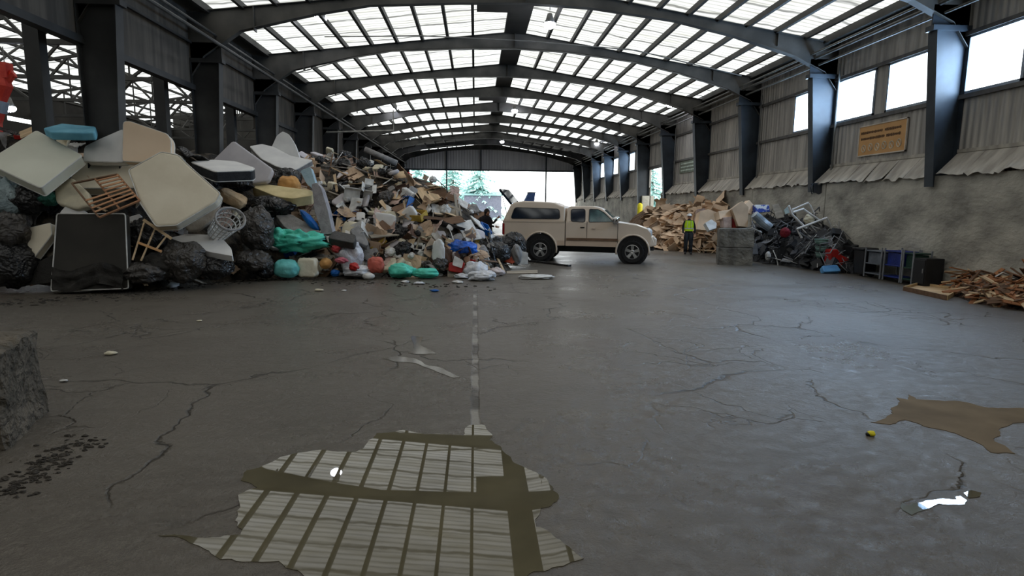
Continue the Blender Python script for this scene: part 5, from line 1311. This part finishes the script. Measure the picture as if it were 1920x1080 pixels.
tr3(90, 9, (.7, 1.2)); tr3(60, 6, (.4, .8))
def tpx(name, label, cat, pts, Y, r, mat, dy=0.0, group=None):
    Ps = []
    for k, p in enumerate(pts):
        Yk = (p[2] if len(p) > 2 else Y + dy*k); Ps.append(at(p[0], p[1], Yk))
    o0 = Ps[0]; return tag(G().tube([p-o0 for p in Ps], r, 8).build(name, mat, loc=o0, smooth=False), label, cat, group)
m_tubew = M('white_tube', (226, 226, 224), (204, 204, 202), rough=.35, scale=3, bump=0)
Y3 = onf(1500, 503).y + .1
tpx('tubing', 'white rectangular tube frame, largest and nearest on the scrap heap', 'tube frame', [(1503, 446), (1494, 429.5), (1550, 408.5), (1567, 440), (1553, 445)], Y3-.5, .036, m_tubew)
tpx('tubing', 'white bent tube behind the largest white frame, rising to its left', 'tube frame', [(1479, 386), (1484, 401), (1497, 414), (1512, 428)], Y3-.3, .036, m_tubew)
tpx('tubing', 'pale thin tube frame at the very top of the scrap heap', 'tube frame', [(1486, 399), (1485.5, 393), (1515, 380), (1520, 386), (1527, 401)], Y3, .024, m_tubew)
tpx('tubing', 'thick white tube crossing behind the largest white frame at its top', 'tube frame', [(1487, 398), (1506, 392), (1536, 413)], Y3-.2, .036, m_tubew)
tpx('tubing', 'grey bent tube hanging below the left corner of the largest white frame', 'tube frame', [(1500, 436), (1523, 452), (1506, 480), (1504, 486)], Y3-.25, .022, m_met)
tpx('tubing', 'thick white tube leaning down from the largest white frame onto the red plastic', 'tube frame', [(1564, 445), (1575, 470)], 16.9, .032, m_tubew)
tpx('tubing', 'white curved tube leaning on the wall behind the red plastic', 'tube frame', [(1568, 422), (1573, 432), (1574, 455)], 17.0, .022, m_tubew)
tpx('tubing', 'white hooked pipe left of the blue box lying on scrap', 'tube frame', [(1409, 427), (1428, 436)], Y3+1.2, .026, m_tubew)
tpx('floor_tube', 'thin white tube on the floor in front of the scrap heap', 'tube', [(1480, 502, 17.8), (1522, 504, 17.3)], 17.5, .018, m_tubew)
slab('scrap_box', 'blue and white printed box on top of the scrap heap', 'box', [(1416, 384), (1442, 384), (1444, 397), (1417, 399)], Y3+1.6, (0, -1, .1), .35, M('box_blue_print', (50, 74, 160), (226, 228, 232), rough=.6, scale=5, bump=0, contrast=(.48, .5)), .01)
slab('grey_panel', 'grey boarded panel leaning on the wall beside the blue and white box', 'panel', [(1447, 384), (1460, 382), (1471, 407), (1456, 410)], Y3+1.3, (-.3, -.9, .2), .04, m_woodg, .005)
slab('grey_panel', 'small pale green-grey folded sheet left of the white tubes', 'sheet', [(1470, 394), (1480, 384), (1484, 397), (1473, 402)], Y3+.3, (0, -1, .3), .03, M('sheet_grey_green', (150, 164, 158), rough=.6), .005)
o = at(1429, 416, Y3+1.0); tag(G().tube([(-.28, 0, .24), (0, 0, 0), (.24, -.1, -.2)], [.13, .15, .14], 14).build('duct', M('galvanised_duct', (168, 180, 190), (130, 142, 152), rough=.3, metal=.4, scale=4), loc=o), 'silver duct cylinder lying across the left of the scrap heap', 'duct')
slab('file_tray', 'grey metal box standing low at the left of the scrap heap', 'box', [(1409, 456), (1420, 457), (1422, 477), (1410, 476)], Y3+.9, (0, -1, 0), .2, m_met, .01)
lump('crumpled_foil', 'pale crumpled mattress springs at the left foot of the scrap heap', 'springs', 1386, 466, Y3+1.5, (.42, .25, .16), M('pale_wreck', (196, 198, 196), (110, 112, 112), rough=.6, scale=9, bump=.4, contrast=(.45, .55)), 70, .5)
a, b_ = onf(1374, 482), onf(1430, 490)
tag(G().bar((a.x, a.y, .06), (b_.x, b_.y, .06), .12, .07).build('base_rail', m_woodg), 'long pale rail on the floor along the left foot of the scrap heap', 'rail')
lump('plastic_bottle', 'white jug with orange mark at the foot of the scrap heap', 'jug', 1440, 480, 18.7, (.09, .09, .15), m_white2, 72, .1)
lump('ball', 'small white ball at the foot of the scrap heap', 'ball', 1500, 490, 17.9, (.075, .075, .075), m_white2, 73, 0)
lump('cloth', 'dark red cloth in the middle of the scrap heap', 'cloth', 1472, 436, 18.0, (.16, .12, .16), M('cloth_darkred', (130, 30, 44), rough=.8), 74, .3)
lump('cushion', 'yellowish cushion under the tubes at the top of the scrap heap', 'cushion', 1517, 412, Y3+.3, (.16, .12, .16), m_cream, 75, .2)
for k, (x, y, lb) in enumerate([(1540, 453, 'grey-green plastic tub, top of the nested tubs on the scrap heap'), (1541, 466, 'grey-green plastic tub, middle of the nested tubs'), (1542, 478, 'grey-green plastic tub, lowest of the nested tubs')]):
    p = at(x, y, 16.75); t = thing('nested_tub', lb, 'tub', p-Vector((0, 0, .08)))
    G().lathe([(0, 0), (.16, 0), (.19, .14), (.175, .14), (.15, .02), (0, .02)], 20).build('tub_body', M('tub_green_grey', (120, 150, 142), (96, 124, 118), rough=.5), t, smooth=True)
    G().tube([(.195*math.cos(q), .195*math.sin(q), .145) for q in [2*PI*z/20 for z in range(21)]], .012, 6).build('rim', MATS['tub_green_grey'], t)
t = thing('toy_slide', 'red plastic play piece between scrap heap and the black bin', 'toy', at(1570, 478, 16.4)-Vector((0, 0, .1)))
G().prism([(-.3, -.15, -.25), (.35, -.15, -.25), (.42, -.15, -.05), (.05, -.15, .1), (-.1, -.15, .28), (-.3, -.15, .26)], (0, .3, 0)).build('slide_body', m_redp, t, bevel=.03)
G().tube([(.2, -.18, .05), (.36, -.18, .0), (.42, -.18, -.2)], .02, 6).build('white_handle', m_white2, t)
slab('blue_box', 'light blue plastic box lying on the floor at the scrap heap foot', 'box', rnd([(1541, 498), (1570, 496), (1578, 508), (1545, 510)], 3, 2), 16.0, (0, -.75, .66), .16, M('box_light_blue', (96, 156, 206), (70, 130, 186), rough=.4), .02)

# ------------------------------------------------------------------ bins and carts along the wall
def wheelie(name, label, x0, x1, yb0, yb1, yt, depth, mat, style):
    XB = 10.62; a, b_ = onx(x0, 500, XB), onx(x1, 500, XB); a.z = b_.z = 0; d = b_-a; w_ = d.length; d.normalize(); nn = Vector((-d.y, d.x, 0))
    if nn.x < 0: nn = -nn
    m_ = (a+b_)/2; top = onpl((x0+x1)/2, yt, m_, nn).z
    dep = min(depth, .46)
    t = thing(name, label, 'bin' if style in ('bin',) else 'cart', (m_.x, m_.y, 0), math.atan2(d.y, d.x))
    hh = top; W2 = w_/2
    if style == 'bin':
        G().prism([(-W2*.85, 0.03, .05), (W2*.85, .03, .05), (W2, 0, hh*.92), (-W2, 0, hh*.92)], (0, dep*.85, 0)).build('bin_body', mat, t, bevel=.03)
        G().box(-W2*1.05, W2*1.05, -.04, dep*.9, hh*.92, hh).build('lid', mat, t, bevel=.02)
        G().tube([(-W2*.8, dep*.9, hh*.95), (W2*.8, dep*.9, hh*.95)], .02, 6).build('handle', m_black, t)
        for s in (-1, 1): G().lathe([(.1, -.03), (.1, .03)], 14, Matrix.Translation((s*W2*.8, dep*.6, .1)) @ Matrix.Rotation(PI/2, 4, 'Y')).build('wheel', m_tyre, t)
    elif style == 'cart':
        fm = m_met
        for sx_ in (-1, 1):
            for sy in (0, dep): G().tube([(sx_*W2*.95, sy, .03), (sx_*W2*.95, sy, hh)], .022, 6).build('post', fm, t)
        for z in (.12, hh*.48, hh*.9):
            G().box(-W2*.92, W2*.92, 0, dep, z, z+.03).build('shelf', mat, t, bevel=.004)
        G().box(-W2*.8, W2*.8, .05, dep*.9, hh*.5, hh*.88).build('drawer', mat, t, bevel=.01)
    else:
        G().box(-W2, W2, 0, dep, .03, hh).build('cabinet_body', mat, t, bevel=.015)
        G().box(-W2*.93, W2*.93, -.02, 0, .08, hh*.95).build('cabinet_door', mat, t, bevel=.01)
        G().box(W2*.7, W2*.76, -.045, -.02, hh*.5, hh*.65).build('door_handle', m_met, t)
    return t
wheelie('wheeled_bin', 'black bin right beside the red plastic play piece', 1598, 1618, 510, 512, 464, .5, m_black, 'bin')
wheelie('shelf_cart', 'grey shelf cart between the black bin and the blue cart', 1620, 1652, 512, 516, 466, .5, M('cart_grey', (110, 116, 124), (84, 90, 98), rough=.5), 'cart')
wheelie('blue_cart', 'dark blue drawer cart in the row of bins', 1656, 1690, 516, 520, 466, .5, M('cart_blue', (28, 48, 130), (20, 36, 104), rough=.45), 'cart')
wheelie('green_cart', 'dark green cart beside the black cabinet', 1692, 1712, 520, 524, 470, .5, M('cart_green', (30, 66, 54), (20, 48, 38), rough=.45), 'cart')
wheelie('cabinet', 'black cabinet at the right end of the bin row', 1714, 1736, 523, 526, 484, .5, m_black, 'cab')
t = tpx('wire_stand', 'white wire frame standing on the black bin', 'wire frame', [(1603, 465), (1608, 455), (1622, 456), (1622, 465)], 16.4, .018, m_tubew)
slab('white_board', 'white flat board lying on the grey shelf cart', 'board', [(1622, 462), (1656, 465), (1654, 468), (1622, 466)], 16.2, (0, -.3, .95), .02, m_white2, .003)

# ------------------------------------------------------------------ timber pile at the right edge
FR4 = [tuple(onf(x, y).xy) for x, y in [(1780, 552), (1820, 568), (1880, 578), (1960, 590)]]
P4 = [(11.13, FR4[0][1]+.6)] + FR4 + [(11.13, FR4[-1][1]-.5)]
hz4 = mkh(FR4, P4, .62, .55, 6, .05)
m_tim = M('timber_dark', (74, 54, 40), (30, 24, 20), rough=.9, scale=5, bump=.4)
heap_mesh(lambda x, y: hz4(x, y)*max(0, min(1, (y-9.6)/.8)), 9.3, 11.14, FR4[-1][1]-.6, FR4[0][1]+.8, m_tim, 'packed_timber', 'dark packed timber scraps beneath the loose boards at the right picture edge', 'timber', .08, .04)
KINDS['tim'] = dict(mk=lambda s: g_plank(R.uniform(.5, 1.0), R.uniform(.05, .12), .025, s), w=0, mats=[(m_woodl, 'pale'), (m_woodd, 'dark brown'), (M('wood_orange', (168, 112, 72), rough=.7, scale=3, rnd=.1), 'orange-brown')], name='wooden_board', lab='board', cat='board', tilt=.45, lift=.05)
placed.clear()
trace = lambda px, py, f=hz4: _t(px, py, f, 8.0, 14)
scatter(120, 1772, 1935, 505, 592, 5, hz4, lambda px, py: ('in the timber pile at the right picture edge', 'timber pile'), kinds=['tim'], sc_=(.6, 1.1))
trace = _t
o0 = onf(1694, 545); a, b_, c = onf(1694, 545), onf(1775, 563), onf(1800, 548); d0 = onf(1722, 537)
t = thing('wooden_tray', 'shallow wooden tray lying on the floor left of the timber pile', 'tray', (a.x, a.y, 0))
up = Vector((0, 0, .05)); L_ = [p-Vector((a.x, a.y, 0)) for p in (a, b_, c, d0)]
G().prism([p+Vector((0, 0, .02)) for p in L_], (0, 0, .02)).build('tray_bottom', m_woodl, t)
for k in range(4):
    G().bar(L_[k]+up, L_[(k+1) % 4]+up, .03, .10).build('side_board', m_woodd if k == 0 else M('wood_pale_edge', (204, 176, 132), rough=.7, scale=3), t, bevel=.004)
for k, (p, Y, lb, mt) in enumerate([
  ([(1783, 537), (1800, 537), (1820, 543), (1790, 545)], 12.0, 'pale plank resting on the left end of the timber pile', m_woodl),
  ([(1836, 560), (1838, 548), (1868, 542), (1870, 546)], 10.8, 'grey slatted piece in the front of the timber pile', m_woodg),
  ([(1890, 576), (1905, 571), (1925, 577), (1925, 582)], 10.2, 'cream splinter at the foot of the timber pile by the picture edge', m_woodl),
  ([(1828, 530), (1842, 520), (1880, 516), (1905, 528), (1870, 534)], 11.3, 'orange-brown panel near the top of the timber pile', M('wood_orange', (186, 112, 60)))]):
    slab('plank', lb, 'plank', p, Y, (-.1, -.5, .86), .03, mt, .004)
tpx('white_strip', 'long white strip bent over the top of the timber pile', 'strip', [(1866, 519), (1880, 511), (1925, 530)], 11.0, .015, m_tubew)

# ------------------------------------------------------------------ litter on the floor
LIT = [(598, 546, .09, m_cream, 'cream scrap on the floor left of the blue one'), (815, 547, .09, m_blue, 'bright blue scrap on the floor left of the joint'), (207, 665, .07, m_cream, 'white crumpled paper scrap on the dark floor at left'),
       (645, 546, .05, m_white2, 'small white scrap right of the cream one'), (760, 530, .10, m_white2, 'white scrap on the floor in front of the turquoise sack'), (785, 533, .12, m_clear, 'clear film scrap in front of the turquoise sack tail'),
       (374, 603, .04, m_cream, 'tiny pale chip on the floor in the left middle'), (120, 716, .04, m_white2, 'tiny white chip beside the dark crack near the concrete block'), (1774, 542, .04, m_white2, 'tiny white chip left of the timber pile')]
for k, (x, y, s_, mt, lb) in enumerate(LIT):
    p = onf(x, y); g = G().blob(s_, s_*.7, s_*.3, .5, fr=2, seed=80+k, nu=12, nv=8, c=(0, 0, s_*.2))
    tag(g.build('litter_scrap', mt, loc=(p.x, p.y, .005), smooth=True), lb, 'litter')
p = onf(1632, 817); t = thing('yellow_cap', 'small yellow and black cap on the floor left of the brown puddle', 'litter', (p.x, p.y, 0))
G().blob(.033, .028, .022, .2, c=(.006, 0, .02), nu=12, nv=8).build('cap', MATS['safety_yellow'], t, smooth=True)
G().blob(.018, .018, .016, .2, c=(-.022, 0, .014), nu=10, nv=6).build('dark_end', m_black, t, smooth=True)
# dark clods along the crack by the left block, and dirt ridge along the heap foot
m_clod = M('dark_clod', (66, 61, 54), (44, 40, 35), rough=.9, scale=8, bump=.3)
g = G(); rr = random.Random(3)
def clods(pts, n, sp, s0, s1):
    for _ in range(n):
        k = rr.randrange(len(pts)-1); a, b_ = onf(*pts[k]), onf(*pts[k+1]); p = a.lerp(b_, rr.random()) + Vector((rr.gauss(0, sp), rr.gauss(0, sp), 0)); s_ = rr.uniform(s0, s1)
        g.blob(s_, s_*rr.uniform(.4, 1), s_*.4, .7, fr=3, seed=rr.randint(0, 999), nu=7, nv=5, c=(p.x, p.y, s_*.1))
clods([(0, 935), (60, 890), (100, 855), (165, 825)], 240, .09, .004, .028)
tag(g.build('dirt_clods', m_clod), 'dark dirt clods strewn along the crack right of the concrete block', 'dirt', None, 'stuff')
g = G(); clods([(0, 570), (120, 562), (260, 550), (420, 528), (520, 524), (700, 530), (900, 540)], 420, .3, .01, .045)
tag(g.build('dirt_clods', m_clod), 'dark dirt and crumbs along the foot of the left rubbish heap', 'dirt', None, 'stuff')

q = at(1514, 352, 18.3)
tag(G().tube([(-.22, 0, .14), (-.30, -.02, .02), (-.22, 0, -.20)], .018, 6).tube([(-.30, 0, .12), (.02, .05, .16), (.14, 0, .10)], .018, 6).grid(lambda u, v: Vector((-.18+.34*u, .02*math.sin(u*6), .12-.30*v+.03*math.sin(u*9))), 8, 6, thick=.01).build('wall_bracket', m_metd, loc=(11.08, q.y, q.z)), 'bent grey bracket hanging from the sheet ledge above the scrap heap', 'bracket')
